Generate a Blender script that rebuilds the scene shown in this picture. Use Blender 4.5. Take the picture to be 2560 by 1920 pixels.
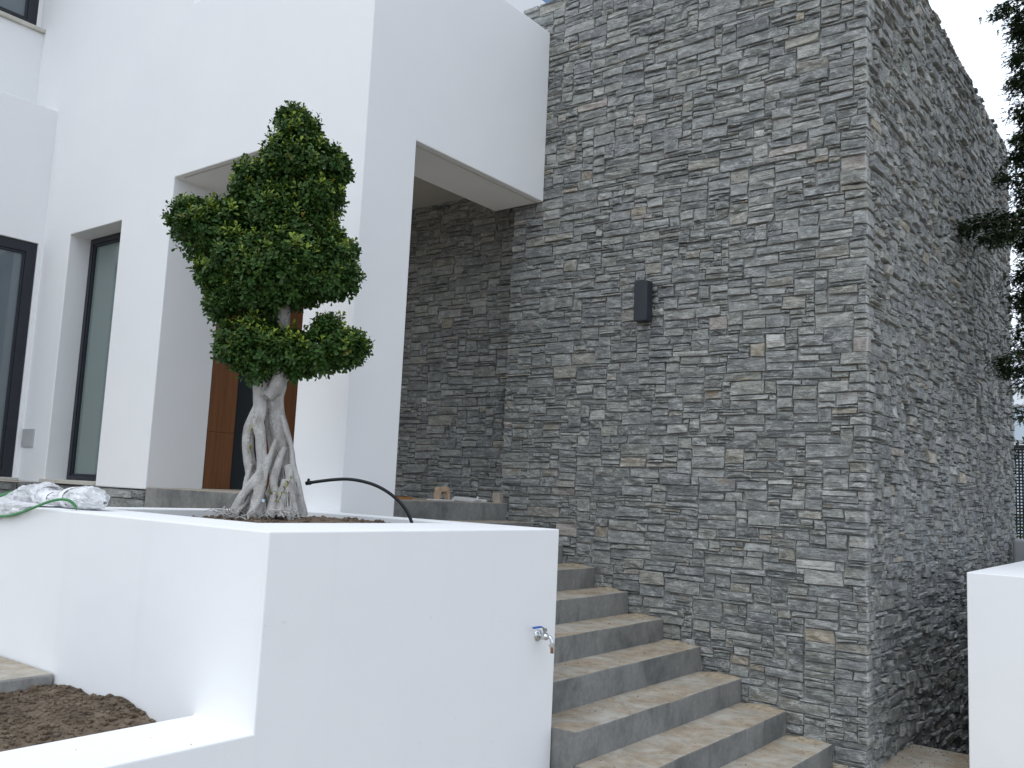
import bpy, bmesh, math, random
from mathutils import Vector, Matrix, noise

scene = bpy.context.scene
for o_ in list(bpy.data.objects):
    bpy.data.objects.remove(o_)
COL = scene.collection

# ------------------------------------------------------------------ camera
FPX = 2245.28                      # focal length in pixels of the 2560 px wide photograph
YAW, PITCH, ROLL = [math.radians(a) for a in (37.8826, 6.7976, 2.6492)]
CAM = Vector((1.81, -6.25, 1.71))
_f = Vector((-math.sin(YAW) * math.cos(PITCH), math.cos(YAW) * math.cos(PITCH), math.sin(PITCH)))
_r = Vector((math.cos(YAW), math.sin(YAW), 0))
_u = _r.cross(_f)
RT = _r * math.cos(ROLL) + _u * math.sin(ROLL)
UP = -_r * math.sin(ROLL) + _u * math.cos(ROLL)
FW = _f
cam_data = bpy.data.cameras.new("camera")
cam_data.sensor_fit = 'HORIZONTAL'
cam_data.sensor_width = 36.0
cam_data.lens = 36.0 * FPX / 2560.0
cam_data.clip_start = 0.05
cam_data.clip_end = 2000.0
cam = bpy.data.objects.new("camera", cam_data)
COL.objects.link(cam)
M3 = Matrix((RT, UP, -FW)).transposed()
cam.matrix_world = Matrix.Translation(CAM) @ M3.to_4x4()
scene.camera = cam

# ------------------------------------------------------------------ world, sun, exposure
SUN_EL, SUN_AZ = math.radians(60), math.radians(186)     # azimuth clockwise from +Y (high, behind the camera)
world = bpy.data.worlds.new("World")
scene.world = world
world.use_nodes = True
wt = world.node_tree
for n in list(wt.nodes):
    wt.nodes.remove(n)
W = wt.nodes.new
sky = W('ShaderNodeTexSky'); sky.sky_type = 'NISHITA'; sky.sun_disc = False
sky.sun_elevation = SUN_EL; sky.sun_rotation = SUN_AZ; sky.air_density = 1.0; sky.dust_density = 0.6
tc = W('ShaderNodeTexCoord')
cn = W('ShaderNodeTexNoise'); cn.inputs['Scale'].default_value = 2.2; cn.inputs['Detail'].default_value = 7
cn.inputs['Roughness'].default_value = 0.55
mpw = W('ShaderNodeMapping'); mpw.inputs['Scale'].default_value = (1, 1, 2.2)
cr = W('ShaderNodeValToRGB')
cr.color_ramp.elements[0].position = 0.30; cr.color_ramp.elements[1].position = 0.47
# one clear gap in the cloud cover, above the house roof
dist = W('ShaderNodeVectorMath'); dist.operation = 'DISTANCE'
dist.inputs[1].default_value = Vector((-0.526, 0.685, 0.503)).normalized()
gap = W('ShaderNodeMapRange'); gap.inputs['From Min'].default_value = 0.06; gap.inputs['From Max'].default_value = 0.14
mul = W('ShaderNodeMath'); mul.operation = 'MULTIPLY'
cn2 = W('ShaderNodeTexNoise'); cn2.inputs['Scale'].default_value = 3.0; cn2.inputs['Detail'].default_value = 5
cloud = W('ShaderNodeValToRGB')
cloud.color_ramp.elements[0].position = 0.35; cloud.color_ramp.elements[0].color = (7.4, 8.4, 9.9, 1)
cloud.color_ramp.elements[1].position = 0.6; cloud.color_ramp.elements[1].color = (10.2, 11.2, 12.6, 1)
mixw = W('ShaderNodeMix'); mixw.data_type = 'RGBA'
bg = W('ShaderNodeBackground'); bg.inputs['Strength'].default_value = 0.1
outw = W('ShaderNodeOutputWorld')
wl = wt.links.new
wl(tc.outputs['Generated'], mpw.inputs[0]); wl(mpw.outputs[0], cn.inputs['Vector']); wl(mpw.outputs[0], cn2.inputs['Vector'])
wl(cn.outputs['Fac'], cr.inputs[0])
wl(tc.outputs['Generated'], dist.inputs[0]); wl(dist.outputs['Value'], gap.inputs['Value'])
wl(cr.outputs[0], mul.inputs[0]); wl(gap.outputs[0], mul.inputs[1])
wl(cn2.outputs['Fac'], cloud.inputs[0])
wl(mul.outputs[0], mixw.inputs['Factor'])
wl(sky.outputs[0], mixw.inputs[6]); wl(cloud.outputs[0], mixw.inputs[7])
wl(mixw.outputs[2], bg.inputs['Color']); wl(bg.outputs[0], outw.inputs[0])

sd = bpy.data.lights.new("sun", 'SUN'); sd.energy = 0.85; sd.angle = math.radians(45); sd.color = (1.0, 0.985, 0.96)
sun = bpy.data.objects.new("sun", sd); COL.objects.link(sun)
sdir = Vector((math.sin(SUN_AZ) * math.cos(SUN_EL), math.cos(SUN_AZ) * math.cos(SUN_EL), math.sin(SUN_EL)))
sun.rotation_euler = (-sdir).to_track_quat('-Z', 'Y').to_euler()
sun.location = (0, -10, 20)
vs = scene.view_settings
vs.view_transform = 'Standard'; vs.look = 'None'; vs.gamma = 1.0; vs.use_curve_mapping = False
vs.exposure = 0.38

# ------------------------------------------------------------------ helpers
def px_ray(px, py):
    return (px - 1280) / FPX * RT - (py - 960) / FPX * UP + FW

def px_on(px, py, axis, val):
    d = px_ray(px, py)
    return CAM + d * ((val - CAM[axis]) / d[axis])

def project(p):
    d = Vector(p) - CAM
    return 1280 + FPX * d.dot(RT) / d.dot(FW), 960 - FPX * d.dot(UP) / d.dot(FW)

def tag(o, label=None, cat=None, group=None, kind=None):
    if label: o['label'] = label
    if cat: o['category'] = cat
    if group: o['group'] = group
    if kind: o['kind'] = kind
    return o

def empty(name, loc=(0, 0, 0)):
    o = bpy.data.objects.new(name, None)
    o.empty_display_size = 0.2
    COL.objects.link(o); o.location = loc
    return o

def link_mesh(name, me, mat, parent=None, world=True):
    """link a mesh whose vertices are in world coordinates"""
    if mat:
        me.materials.append(mat)
    o = bpy.data.objects.new(name, me)
    COL.objects.link(o)
    if parent:
        o.parent = parent
        if world:
            q = parent
            off = Vector((0, 0, 0))
            while q:
                off += q.location; q = q.parent
            o.location = -off
    return o

def mesh_from(name, v, f, smooth=False):
    me = bpy.data.meshes.new(name)
    me.from_pydata([tuple(a) for a in v], [], f)
    me.update()
    if smooth:
        me.polygons.foreach_set('use_smooth', [True] * len(me.polygons))
    return me

def bm_mesh(name, bm, smooth=False):
    me = bpy.data.meshes.new(name)
    bm.normal_update()
    bm.to_mesh(me); bm.free()
    if smooth:
        me.polygons.foreach_set('use_smooth', [True] * len(me.polygons))
    return me

def bevel(o, w=0.005, seg=2):
    m = o.modifiers.new('bevel', 'BEVEL'); m.width = w; m.segments = seg; m.limit_method = 'ANGLE'
    m.angle_limit = math.radians(40)
    return o

def box_bm(bm, x0, x1, y0, y1, z0, z1):
    vs_ = [bm.verts.new(p) for p in ((x0, y0, z0), (x1, y0, z0), (x1, y1, z0), (x0, y1, z0),
                                     (x0, y0, z1), (x1, y0, z1), (x1, y1, z1), (x0, y1, z1))]
    for f in ((0, 3, 2, 1), (4, 5, 6, 7), (0, 1, 5, 4), (1, 2, 6, 5), (2, 3, 7, 6), (3, 0, 4, 7)):
        bm.faces.new([vs_[i] for i in f])

def box(name, b, mat, parent=None, bev=0.004):
    bm = bmesh.new(); box_bm(bm, *b)
    o = link_mesh(name, bm_mesh(name, bm), mat, parent)
    if bev: bevel(o, bev)
    return o

def solid(name, boxes, mat, parent=None, carve=(), bev=0.006):
    """union of axis-aligned boxes (minus carved ones) as one welded closed mesh"""
    ax = [sorted({round(b[i], 5) for b in list(boxes) + list(carve) for i in (2 * a, 2 * a + 1)}) for a in range(3)]
    def inside(p, b):
        return b[0] < p[0] < b[1] and b[2] < p[1] < b[3] and b[4] < p[2] < b[5]
    n = [len(a) - 1 for a in ax]
    fill = {}
    for i in range(n[0]):
        for j in range(n[1]):
            for k in range(n[2]):
                p = [(ax[0][i] + ax[0][i + 1]) / 2, (ax[1][j] + ax[1][j + 1]) / 2, (ax[2][k] + ax[2][k + 1]) / 2]
                if any(inside(p, b) for b in boxes) and not any(inside(p, b) for b in carve):
                    fill[i, j, k] = 1
    vid, v, f = {}, [], []
    def V(i, j, k):
        if (i, j, k) not in vid:
            vid[i, j, k] = len(v); v.append((ax[0][i], ax[1][j], ax[2][k]))
        return vid[i, j, k]
    for (i, j, k) in fill:
        if (i - 1, j, k) not in fill: f.append([V(i, j, k), V(i, j, k + 1), V(i, j + 1, k + 1), V(i, j + 1, k)])
        if (i + 1, j, k) not in fill: f.append([V(i + 1, j, k), V(i + 1, j + 1, k), V(i + 1, j + 1, k + 1), V(i + 1, j, k + 1)])
        if (i, j - 1, k) not in fill: f.append([V(i, j, k), V(i + 1, j, k), V(i + 1, j, k + 1), V(i, j, k + 1)])
        if (i, j + 1, k) not in fill: f.append([V(i, j + 1, k), V(i, j + 1, k + 1), V(i + 1, j + 1, k + 1), V(i + 1, j + 1, k)])
        if (i, j, k - 1) not in fill: f.append([V(i, j, k), V(i, j + 1, k), V(i + 1, j + 1, k), V(i + 1, j, k)])
        if (i, j, k + 1) not in fill: f.append([V(i, j, k + 1), V(i + 1, j, k + 1), V(i + 1, j + 1, k + 1), V(i, j + 1, k + 1)])
    o = link_mesh(name, mesh_from(name, v, f), mat, parent)
    if bev: bevel(o, bev)
    return o

def tube_data(pts, rad, sides=8, v0=0, cap=True):
    """verts and faces of a tapered tube through pts"""
    v, f = [], []
    n = len(pts)
    pts = [Vector(p) for p in pts]
    nrm = None
    for i, p in enumerate(pts):
        t = (pts[min(i + 1, n - 1)] - pts[max(i - 1, 0)]).normalized()
        if nrm is None:
            nrm = t.orthogonal().normalized()
        nrm = (nrm - t * nrm.dot(t)).normalized()
        b = t.cross(nrm)
        r = rad[i] if isinstance(rad, (list, tuple)) else rad
        for s in range(sides):
            a = 2 * math.pi * s / sides
            v.append(p + (nrm * math.cos(a) + b * math.sin(a)) * r)
    for i in range(n - 1):
        for s in range(sides):
            s2 = (s + 1) % sides
            f.append([v0 + i * sides + s, v0 + i * sides + s2, v0 + (i + 1) * sides + s2, v0 + (i + 1) * sides + s])
    if cap:
        f.append([v0 + s for s in reversed(range(sides))])
        f.append([v0 + (n - 1) * sides + s for s in range(sides)])
    return v, f

def spline(pts, k=6):
    """Catmull-Rom through tuples of any length"""
    out = []
    P = [pts[0]] + list(pts) + [pts[-1]]
    for i in range(1, len(P) - 2):
        for j in range(k):
            t = j / k
            out.append(tuple(0.5 * ((2 * b) + (c - a) * t + (2 * a - 5 * b + 4 * c - d) * t * t + (3 * b - a - 3 * c + d) * t ** 3)
                             for a, b, c, d in zip(P[i - 1], P[i], P[i + 1], P[i + 2])))
    out.append(tuple(pts[-1]))
    return out

def tube(name, pts, rad, mat, parent=None, sides=10, smooth=True):
    v, f = tube_data(pts, rad, sides)
    return link_mesh(name, mesh_from(name, v, f, smooth), mat, parent)

# ------------------------------------------------------------------ materials
class NT:
    def __init__(s, name):
        s.m = bpy.data.materials.new(name); s.m.use_nodes = True
        s.t = s.m.node_tree
        s.b = s.t.nodes['Principled BSDF']; s.out = s.t.nodes['Material Output']
        s.b.inputs['Specular IOR Level'].default_value = 0.3
    def n(s, k, **kw):
        x = s.t.nodes.new(k)
        for a, b in kw.items(): setattr(x, a, b)
        return x
    def l(s, a, b): s.t.links.new(a, b)
    def coord(s, scale=(1, 1, 1), which='Object'):
        t = s.n('ShaderNodeTexCoord'); m = s.n('ShaderNodeMapping')
        m.inputs['Scale'].default_value = scale
        s.l(t.outputs[which], m.inputs[0]); return m.outputs[0]
    def noise(s, co, scale, detail=4, rough=0.55, dist=0.0):
        x = s.n('ShaderNodeTexNoise')
        x.inputs['Scale'].default_value = scale; x.inputs['Detail'].default_value = detail
        x.inputs['Roughness'].default_value = rough; x.inputs['Distortion'].default_value = dist
        s.l(co, x.inputs['Vector']); return x.outputs['Fac']
    def ramp(s, fac, stops):
        r = s.n('ShaderNodeValToRGB'); e = r.color_ramp.elements
        while len(e) < len(stops): e.new(0.5)
        for el, (p, c) in zip(e, stops):
            el.position = p; el.color = (*c, 1) if len(c) == 3 else c
        s.l(fac, r.inputs[0]); return r.outputs[0]
    def mix(s, fac, a, b, mode='MIX'):
        m = s.n('ShaderNodeMix', data_type='RGBA', blend_type=mode)
        for sock, val in ((m.inputs['Factor'], fac), (m.inputs[6], a), (m.inputs[7], b)):
            if hasattr(val, 'is_linked'): s.l(val, sock)
            elif isinstance(val, (int, float)): sock.default_value = val
            else: sock.default_value = (*val, 1)
        return m.outputs[2]
    def math(s, op, a, b=0.0, clamp=False):
        m = s.n('ShaderNodeMath', operation=op, use_clamp=clamp)
        for sock, val in ((m.inputs[0], a), (m.inputs[1], b)):
            if hasattr(val, 'is_linked'): s.l(val, sock)
            else: sock.default_value = val
        return m.outputs[0]
    def bump(s, h, dist=0.002, strength=1.0, prev=None):
        b = s.n('ShaderNodeBump'); b.inputs['Distance'].default_value = dist; b.inputs['Strength'].default_value = strength
        s.l(h, b.inputs['Height'])
        if prev: s.l(prev, b.inputs['Normal'])
        return b.outputs[0]
    def col(s, c):
        if hasattr(c, 'is_linked'): s.l(c, s.b.inputs['Base Color'])
        else: s.b.inputs['Base Color'].default_value = (*c, 1)
    def rough(s, r):
        if hasattr(r, 'is_linked'): s.l(r, s.b.inputs['Roughness'])
        else: s.b.inputs['Roughness'].default_value = r
    def nrm(s, x): s.l(x, s.b.inputs['Normal'])

def simple(name, c, rough=0.6, metal=0.0, var=0.06, scale=8, bump=0.0):
    m = NT(name)
    co = m.coord()
    n = m.noise(co, scale, 5)
    m.col(m.ramp(n, [(0.3, tuple(a * (1 - var) for a in c)), (0.7, tuple(min(1, a * (1 + var)) for a in c))]))
    m.rough(rough); m.b.inputs['Metallic'].default_value = metal
    if bump: m.nrm(m.bump(m.noise(co, scale * 6, 3), bump))
    return m.m

def plaster(name, c=(0.80, 0.80, 0.80), dirt=0.5):
    m = NT(name)
    co = m.coord()
    big = m.noise(co, 0.9, 4, 0.6)
    base = m.mix(m.ramp(big, [(0.35, (0, 0, 0)), (0.75, (1, 1, 1))]), c, tuple(a * b for a, b in zip(c, (0.955, 0.965, 0.975))))
    # weather marks: rare small flecks and faint vertical run marks
    fl = m.noise(co, 38, 2, 0.4)
    fleck = m.ramp(fl, [(0.755, (0, 0, 0)), (0.79, (1, 1, 1))])
    cs = m.coord((5.0, 5.0, 0.35))
    run = m.ramp(m.noise(cs, 1.2, 4, 0.6), [(0.60, (0, 0, 0)), (0.85, (1, 1, 1))])
    base = m.mix(m.math('MULTIPLY', run, 0.25 * dirt), base, (0.55, 0.53, 0.48))
    base = m.mix(m.math('MULTIPLY', fleck, 0.35 * dirt), base, (0.42, 0.38, 0.33))
    m.col(base)
    m.rough(0.72)
    h = m.math('ADD', m.math('MULTIPLY', m.noise(co, 1.6, 3), 3.0), m.math('MULTIPLY', m.noise(co, 120, 3), 0.12))
    m.nrm(m.bump(h, 0.004, 0.8))
    return m.m

def concrete(name, dust=1.0, base=(0.195, 0.194, 0.184), dark=(0.095, 0.098, 0.098)):
    m = NT(name)
    co = m.coord()
    a = m.noise(co, 2.3, 6, 0.62, 0.3)
    c = m.ramp(a, [(0.30, dark), (0.50, base), (0.72, tuple(x * 1.3 for x in base))])
    fine = m.noise(co, 30, 5, 0.7)
    c = m.mix(0.5, c, m.ramp(fine, [(0.3, (0.35, 0.35, 0.35)), (0.7, (0.65, 0.65, 0.65))]), 'OVERLAY')
    cv = m.coord((3, 3, 0.8))
    st = m.ramp(m.noise(cv, 3.0, 5, 0.6), [(0.55, (0, 0, 0)), (0.72, (1, 1, 1))])
    c = m.mix(m.math('MULTIPLY', st, 0.5), c, (0.075, 0.078, 0.08))
    # builder's sand and dust that has settled on upward faces
    g = m.n('ShaderNodeNewGeometry'); sx = m.n('ShaderNodeSeparateXYZ')
    m.l(g.outputs['Normal'], sx.inputs[0])
    upf = m.n('ShaderNodeMapRange'); upf.inputs['From Min'].default_value = 0.55; upf.inputs['From Max'].default_value = 0.9
    m.l(sx.outputs['Z'], upf.inputs['Value'])
    pat = m.ramp(m.noise(co, 3.4, 7, 0.68, 0.6), [(0.36, (0, 0, 0)), (0.60, (1, 1, 1))])
    tread = m.ramp(m.noise(co, 5.5, 6, 0.65), [(0.30, (0.27, 0.255, 0.22)), (0.55, (0.42, 0.40, 0.35)), (0.75, (0.50, 0.475, 0.42))])
    sand = m.ramp(m.noise(co, 14, 6, 0.7), [(0.3, (0.20, 0.15, 0.10)), (0.6, (0.36, 0.29, 0.21)), (0.8, (0.46, 0.39, 0.30))])
    top = m.mix(m.math('MULTIPLY', pat, 0.9), tread, sand)
    damp = m.ramp(m.noise(m.coord((2, 2, 1)), 4.1, 7, 0.7, 1.0), [(0.56, (0, 0, 0)), (0.66, (1, 1, 1))])
    top = m.mix(m.math('MULTIPLY', damp, 0.35), top, (0.20, 0.145, 0.095))
    spk = m.ramp(m.noise(co, 55, 2, 0.5), [(0.70, (0, 0, 0)), (0.73, (1, 1, 1))])
    top = m.mix(m.math('MULTIPLY', spk, 0.6), top, (0.09, 0.065, 0.045))
    c = m.mix(m.math('MULTIPLY', upf.outputs[0], dust), c, top)
    m.col(c); m.rough(0.85)
    h = m.math('ADD', m.math('MULTIPLY', a, 1.0), m.math('MULTIPLY', m.noise(co, 60, 4, 0.7), 0.25))
    m.nrm(m.bump(h, 0.006, 0.7))
    return m.m

def slate():
    m = NT('split_slate')
    at = m.n('ShaderNodeAttribute', attribute_name='Col')
    rn = m.n('ShaderNodeAttribute', attribute_name='Rnd')
    tcn = m.n('ShaderNodeTexCoord')
    add = m.n('ShaderNodeVectorMath', operation='MULTIPLY_ADD')
    m.l(rn.outputs['Color'], add.inputs[0]); add.inputs[1].default_value = (7, 7, 7); m.l(tcn.outputs['Object'], add.inputs[2])
    def mp(s):
        k = m.n('ShaderNodeMapping'); k.inputs['Scale'].default_value = s; m.l(add.outputs[0], k.inputs[0]); return k.outputs[0]
    lay = m.noise(mp((3.2, 3.2, 22)), 2.0, 7, 0.70, 1.1)       # cleavage layers
    lay2 = m.noise(mp((8, 8, 44)), 2.0, 5, 0.65, 0.9)
    blot = m.noise(mp((5, 5, 8)), 2.2, 6, 0.68, 0.4)
    fine = m.noise(mp((22, 22, 60)), 2.4, 5, 0.75)
    base = at.outputs['Color']
    c = m.mix(m.ramp(lay, [(0.36, (0, 0, 0)), (0.60, (1, 1, 1))]), m.mix(1.0, base, (0.60, 0.62, 0.65), 'MULTIPLY'), m.mix(1.0, base, (1.12, 1.12, 1.10), 'MULTIPLY'))
    c = m.mix(m.math('MULTIPLY', m.ramp(blot, [(0.46, (0, 0, 0)), (0.70, (1, 1, 1))]), 0.55), c, m.mix(1.0, base, (1.75, 1.75, 1.68), 'MULTIPLY'))
    c = m.mix(0.75, c, m.ramp(fine, [(0.30, (0.30,) * 3), (0.70, (0.70,) * 3)]), 'OVERLAY')
    # pale mineral veins: thin contour lines of a stretched noise, broken up by a second one
    def vein(sc, lo, wd):
        v = m.noise(mp(sc), 1.5, 5, 0.62, 1.3)
        dv = m.math('ABSOLUTE', m.math('SUBTRACT', v, lo))
        return m.math('MULTIPLY', m.ramp(dv, [(0.0, (1, 1, 1)), (wd, (0, 0, 0))]), m.ramp(blot, [(0.40, (0, 0, 0)), (0.58, (1, 1, 1))]))
    vv = m.math('ADD', vein((4, 4, 13), 0.47, 0.030), m.math('MULTIPLY', vein((9, 9, 34), 0.53, 0.035), 0.8), True)
    streak = m.ramp(lay2, [(0.57, (0, 0, 0)), (0.70, (1, 1, 1))])
    c = m.mix(m.math('MULTIPLY', streak, 0.48), c, (0.42, 0.43, 0.415))
    c = m.mix(m.math('MULTIPLY', vv, 0.80), c, (0.58, 0.585, 0.57))
    rust = m.ramp(m.noise(mp((3, 3, 8)), 1.3, 4, 0.6, 0.6), [(0.64, (0, 0, 0)), (0.72, (1, 1, 1))])
    c = m.mix(m.math('MULTIPLY', rust, 0.6), c, m.ramp(fine, [(0.35, (0.20, 0.12, 0.06)), (0.65, (0.36, 0.27, 0.17))]))
    # dust / lime washed over larger areas of the wall
    wash = m.ramp(m.noise(m.coord((1, 1, 0.6)), 1.1, 6, 0.68), [(0.47, (0, 0, 0)), (0.72, (1, 1, 1))])
    c = m.mix(m.math('MULTIPLY', wash, 0.26), c, (0.38, 0.38, 0.36))
    drops = m.ramp(m.noise(m.coord(), 75, 2, 0.5), [(0.735, (0, 0, 0)), (0.76, (1, 1, 1))])
    c = m.mix(m.math('MULTIPLY', drops, 0.6), c, (0.55, 0.55, 0.53))
    edge = m.math('MULTIPLY', at.outputs['Alpha'], m.ramp(m.noise(m.coord(), 16, 4, 0.65), [(0.38, (0.0,) * 3), (0.56, (1, 1, 1))]))
    c = m.mix(m.math('MULTIPLY', edge, 1.0, True), c, (0.60, 0.60, 0.58))
    m.col(c); m.rough(m.math('ADD', m.math('MULTIPLY', blot, 0.3), 0.55))
    m.b.inputs['Specular IOR Level'].default_value = 0.35
    h = m.math('ADD', m.math('MULTIPLY', lay, 1.0), m.math('MULTIPLY', lay2, 0.35))
    h = m.math('ADD', h, m.math('MULTIPLY', blot, 0.8))
    h = m.math('ADD', h, m.math('MULTIPLY', fine, 0.25))
    m.nrm(m.bump(h, 0.022, 1.0))
    return m.m

def soil_mat():
    m = NT('moist_soil'); co = m.coord()
    c = m.ramp(m.noise(co, 9, 7, 0.7), [(0.3, (0.058, 0.042, 0.029)), (0.5, (0.135, 0.100, 0.070)), (0.72, (0.23, 0.18, 0.13))])
    c = m.mix(m.math('MULTIPLY', m.ramp(m.noise(co, 80, 2), [(0.68, (0, 0, 0)), (0.74, (1, 1, 1))]), 0.4), c, (0.22, 0.17, 0.13))
    m.col(c); m.rough(0.95)
    m.nrm(m.bump(m.noise(co, 150, 6, 0.8), 0.006, 1.0)); return m.m

def leaf_mat(name, dark, light, gloss=0.38):
    m = NT(name)
    at = m.n('ShaderNodeAttribute', attribute_name='Col')
    co = m.coord(); n = m.noise(co, 12, 3)
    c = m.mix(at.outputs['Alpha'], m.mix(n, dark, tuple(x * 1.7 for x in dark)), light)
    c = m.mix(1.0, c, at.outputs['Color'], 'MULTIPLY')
    m.col(c); m.rough(gloss); m.b.inputs['Specular IOR Level'].default_value = 0.25
    m.b.inputs['Subsurface Weight'].default_value = 0.0
    tr = m.n('ShaderNodeBsdfTranslucent'); mx = m.n('ShaderNodeMixShader'); mx.inputs[0].default_value = 0.18
    m.l(c, tr.inputs[0]); m.l(m.b.outputs[0], mx.inputs[1]); m.l(tr.outputs[0], mx.inputs[2]); m.l(mx.outputs[0], m.out.inputs[0])
    return m.m

def bark_mat():
    m = NT('pale_bark'); co = m.coord()
    a = m.noise(m.coord((1, 1, 0.5)), 14, 6, 0.65, 0.4)
    c = m.ramp(a, [(0.3, (0.22, 0.205, 0.19)), (0.5, (0.38, 0.365, 0.345)), (0.72, (0.52, 0.50, 0.48))])
    rings = m.ramp(m.noise(m.coord((2, 2, 30)), 5, 3, 0.5), [(0.62, (0, 0, 0)), (0.75, (1, 1, 1))])
    c = m.mix(m.math('MULTIPLY', rings, 0.35), c, (0.16, 0.14, 0.12))
    spots = m.ramp(m.noise(co, 42, 2, 0.5), [(0.70, (0, 0, 0)), (0.74, (1, 1, 1))])
    c = m.mix(m.math('MULTIPLY', spots, 0.7), c, (0.10, 0.085, 0.07))
    m.col(c); m.rough(0.75); m.nrm(m.bump(m.math('ADD', a, m.noise(co, 90, 4)), 0.010, 0.9)); return m.m

def glass_mat(name, tint, refl=0.5):
    m = NT(name)
    m.col(tint); m.rough(0.04); m.b.inputs['Specular IOR Level'].default_value = refl
    m.b.inputs['Coat Weight'].default_value = 0.4; m.b.inputs['Coat Roughness'].default_value = 0.02
    co = m.coord(); m.nrm(m.bump(m.noise(co, 0.8, 1), 0.01, 0.25)); return m.m

def wood_mat():
    m = NT('varnished_wood')
    co = m.coord((9, 9, 0.5)); n = m.noise(co, 2.6, 6, 0.6, 0.5)
    c = m.ramp(n, [(0.3, (0.115, 0.048, 0.020)), (0.55, (0.175, 0.074, 0.030)), (0.8, (0.235, 0.105, 0.045))])
    m.col(c); m.rough(0.42); m.nrm(m.bump(n, 0.001, 0.5)); return m.m

M = dict(
    plaster=plaster('white_plaster'), plaster_far=plaster('white_plaster_house', (0.80, 0.80, 0.80), 0.25),
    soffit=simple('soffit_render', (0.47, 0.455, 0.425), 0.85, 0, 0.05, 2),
    concrete=concrete('cast_concrete'), slab=concrete('dusty_slab', 1.0, (0.30, 0.295, 0.28), (0.16, 0.155, 0.15)),
    stone=slate(), mortar=simple('mortar', (0.26, 0.26, 0.25), 0.95, 0, 0.2, 20, 0.003),
    soil=soil_mat(), wood=wood_mat(), bark=bark_mat(),
    leaf=leaf_mat('glossy_leaves', (0.024, 0.062, 0.014), (0.30, 0.38, 0.045), 0.40),
    conifer=leaf_mat('conifer_needles', (0.018, 0.036, 0.016), (0.055, 0.078, 0.030), 0.7),
    shrub=leaf_mat('shrub_leaves', (0.030, 0.055, 0.014), (0.10, 0.14, 0.03), 0.5),
    twig=simple('brown_twigs', (0.10, 0.075, 0.055), 0.9, 0, 0.2, 30),
    frame=simple('anthracite_frame', (0.022, 0.025, 0.032), 0.42, 0, 0.1),
    anth=simple('anthracite_lamp', (0.030, 0.034, 0.042), 0.5, 0, 0.05),
    sill=simple('beige_sill', (0.50, 0.48, 0.42), 0.7, 0, 0.08, 10),
    glassC=glass_mat('bluish_glass', (0.13, 0.155, 0.17)), glassA=glass_mat('green_grey_glass', (0.16, 0.205, 0.195)),
    glassD=glass_mat('dark_glass', (0.030, 0.037, 0.042)),
    chrome=simple('chromed_brass', (0.62, 0.63, 0.64), 0.24, 1.0, 0.04), steel=simple('dull_steel', (0.33, 0.34, 0.34), 0.45, 0.9),
    blue=simple('blue_grip', (0.015, 0.10, 0.42), 0.4), copper=simple('copper_nozzle', (0.42, 0.26, 0.18), 0.4, 0.8),
    hose=simple('green_hose', (0.055, 0.24, 0.085), 0.38, 0, 0.12, 20), pipe=simple('black_pipe', (0.012, 0.014, 0.016), 0.32, 0, 0.1),
    vent=simple('grey_plate', (0.42, 0.43, 0.44), 0.6), board=simple('pine_offcut', (0.42, 0.30, 0.20), 0.8, 0, 0.2, 30),
    shard=simple('broken_board', (0.60, 0.59, 0.57), 0.8, 0, 0.12, 20), sand=simple('loose_sand', (0.33, 0.275, 0.20), 0.95, 0, 0.35, 25, 0.004),
    litter=simple('dry_litter', (0.10, 0.060, 0.035), 0.9, 0, 0.5, 60), grit=simple('pale_grit', (0.48, 0.45, 0.40), 0.9, 0, 0.3, 60),
    lattice=simple('black_lattice', (0.020, 0.022, 0.022), 0.6), panel=simple('facade_panel', (0.72, 0.75, 0.78), 0.35),
    fglass=glass_mat('facade_glass', (0.42, 0.50, 0.56)), greywall=simple('grey_render', (0.36, 0.37, 0.37), 0.85, 0, 0.05, 3, 0.001),
    white=simple('white_tape', (0.78, 0.78, 0.78), 0.5), darkbag=simple('dark_bundle', (0.10, 0.11, 0.13), 0.7),
    ground=simple('bare_ground', (0.20, 0.17, 0.13), 0.95, 0, 0.3, 2, 0.01),
)

# ------------------------------------------------------------------ ground and paving
XS = [-2.74, -2.4275, -2.111, -1.7975, -1.4875, -1.176, -0.859, -0.5325, -0.2225]     # riser faces, top to bottom
ZS = [1.455, 1.29, 1.135, 0.975, 0.8075, 0.646, 0.47, 0.305, 0.147]
gv, gf = [], []
R_ = 600.0
gv = [(-R_, -R_, -1.25), (R_, -R_, -1.25), (R_, R_, -1.25), (-R_, R_, -1.25)]
tag(link_mesh('ground', mesh_from('ground', gv, [[0, 1, 2, 3]]), M['ground']), kind='structure')
pave = solid('paving', [(-0.2, 9, -12, 1.06, -1.24, 0.0), (-1.004, -0.2, -12, -2.16, -1.24, 0.0)], M['slab'], bev=0.01)
tag(pave, kind='structure')
tag(solid('path', [(-9.5, -2.52, -12, -4.084, -1.24, 0.763)], M['slab'], bev=0.012), kind='structure')
tag(box('terrace', (-7.53, -3.16, -3.69, -2.15, -1.24, 1.30), M['slab']), kind='structure')

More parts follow.
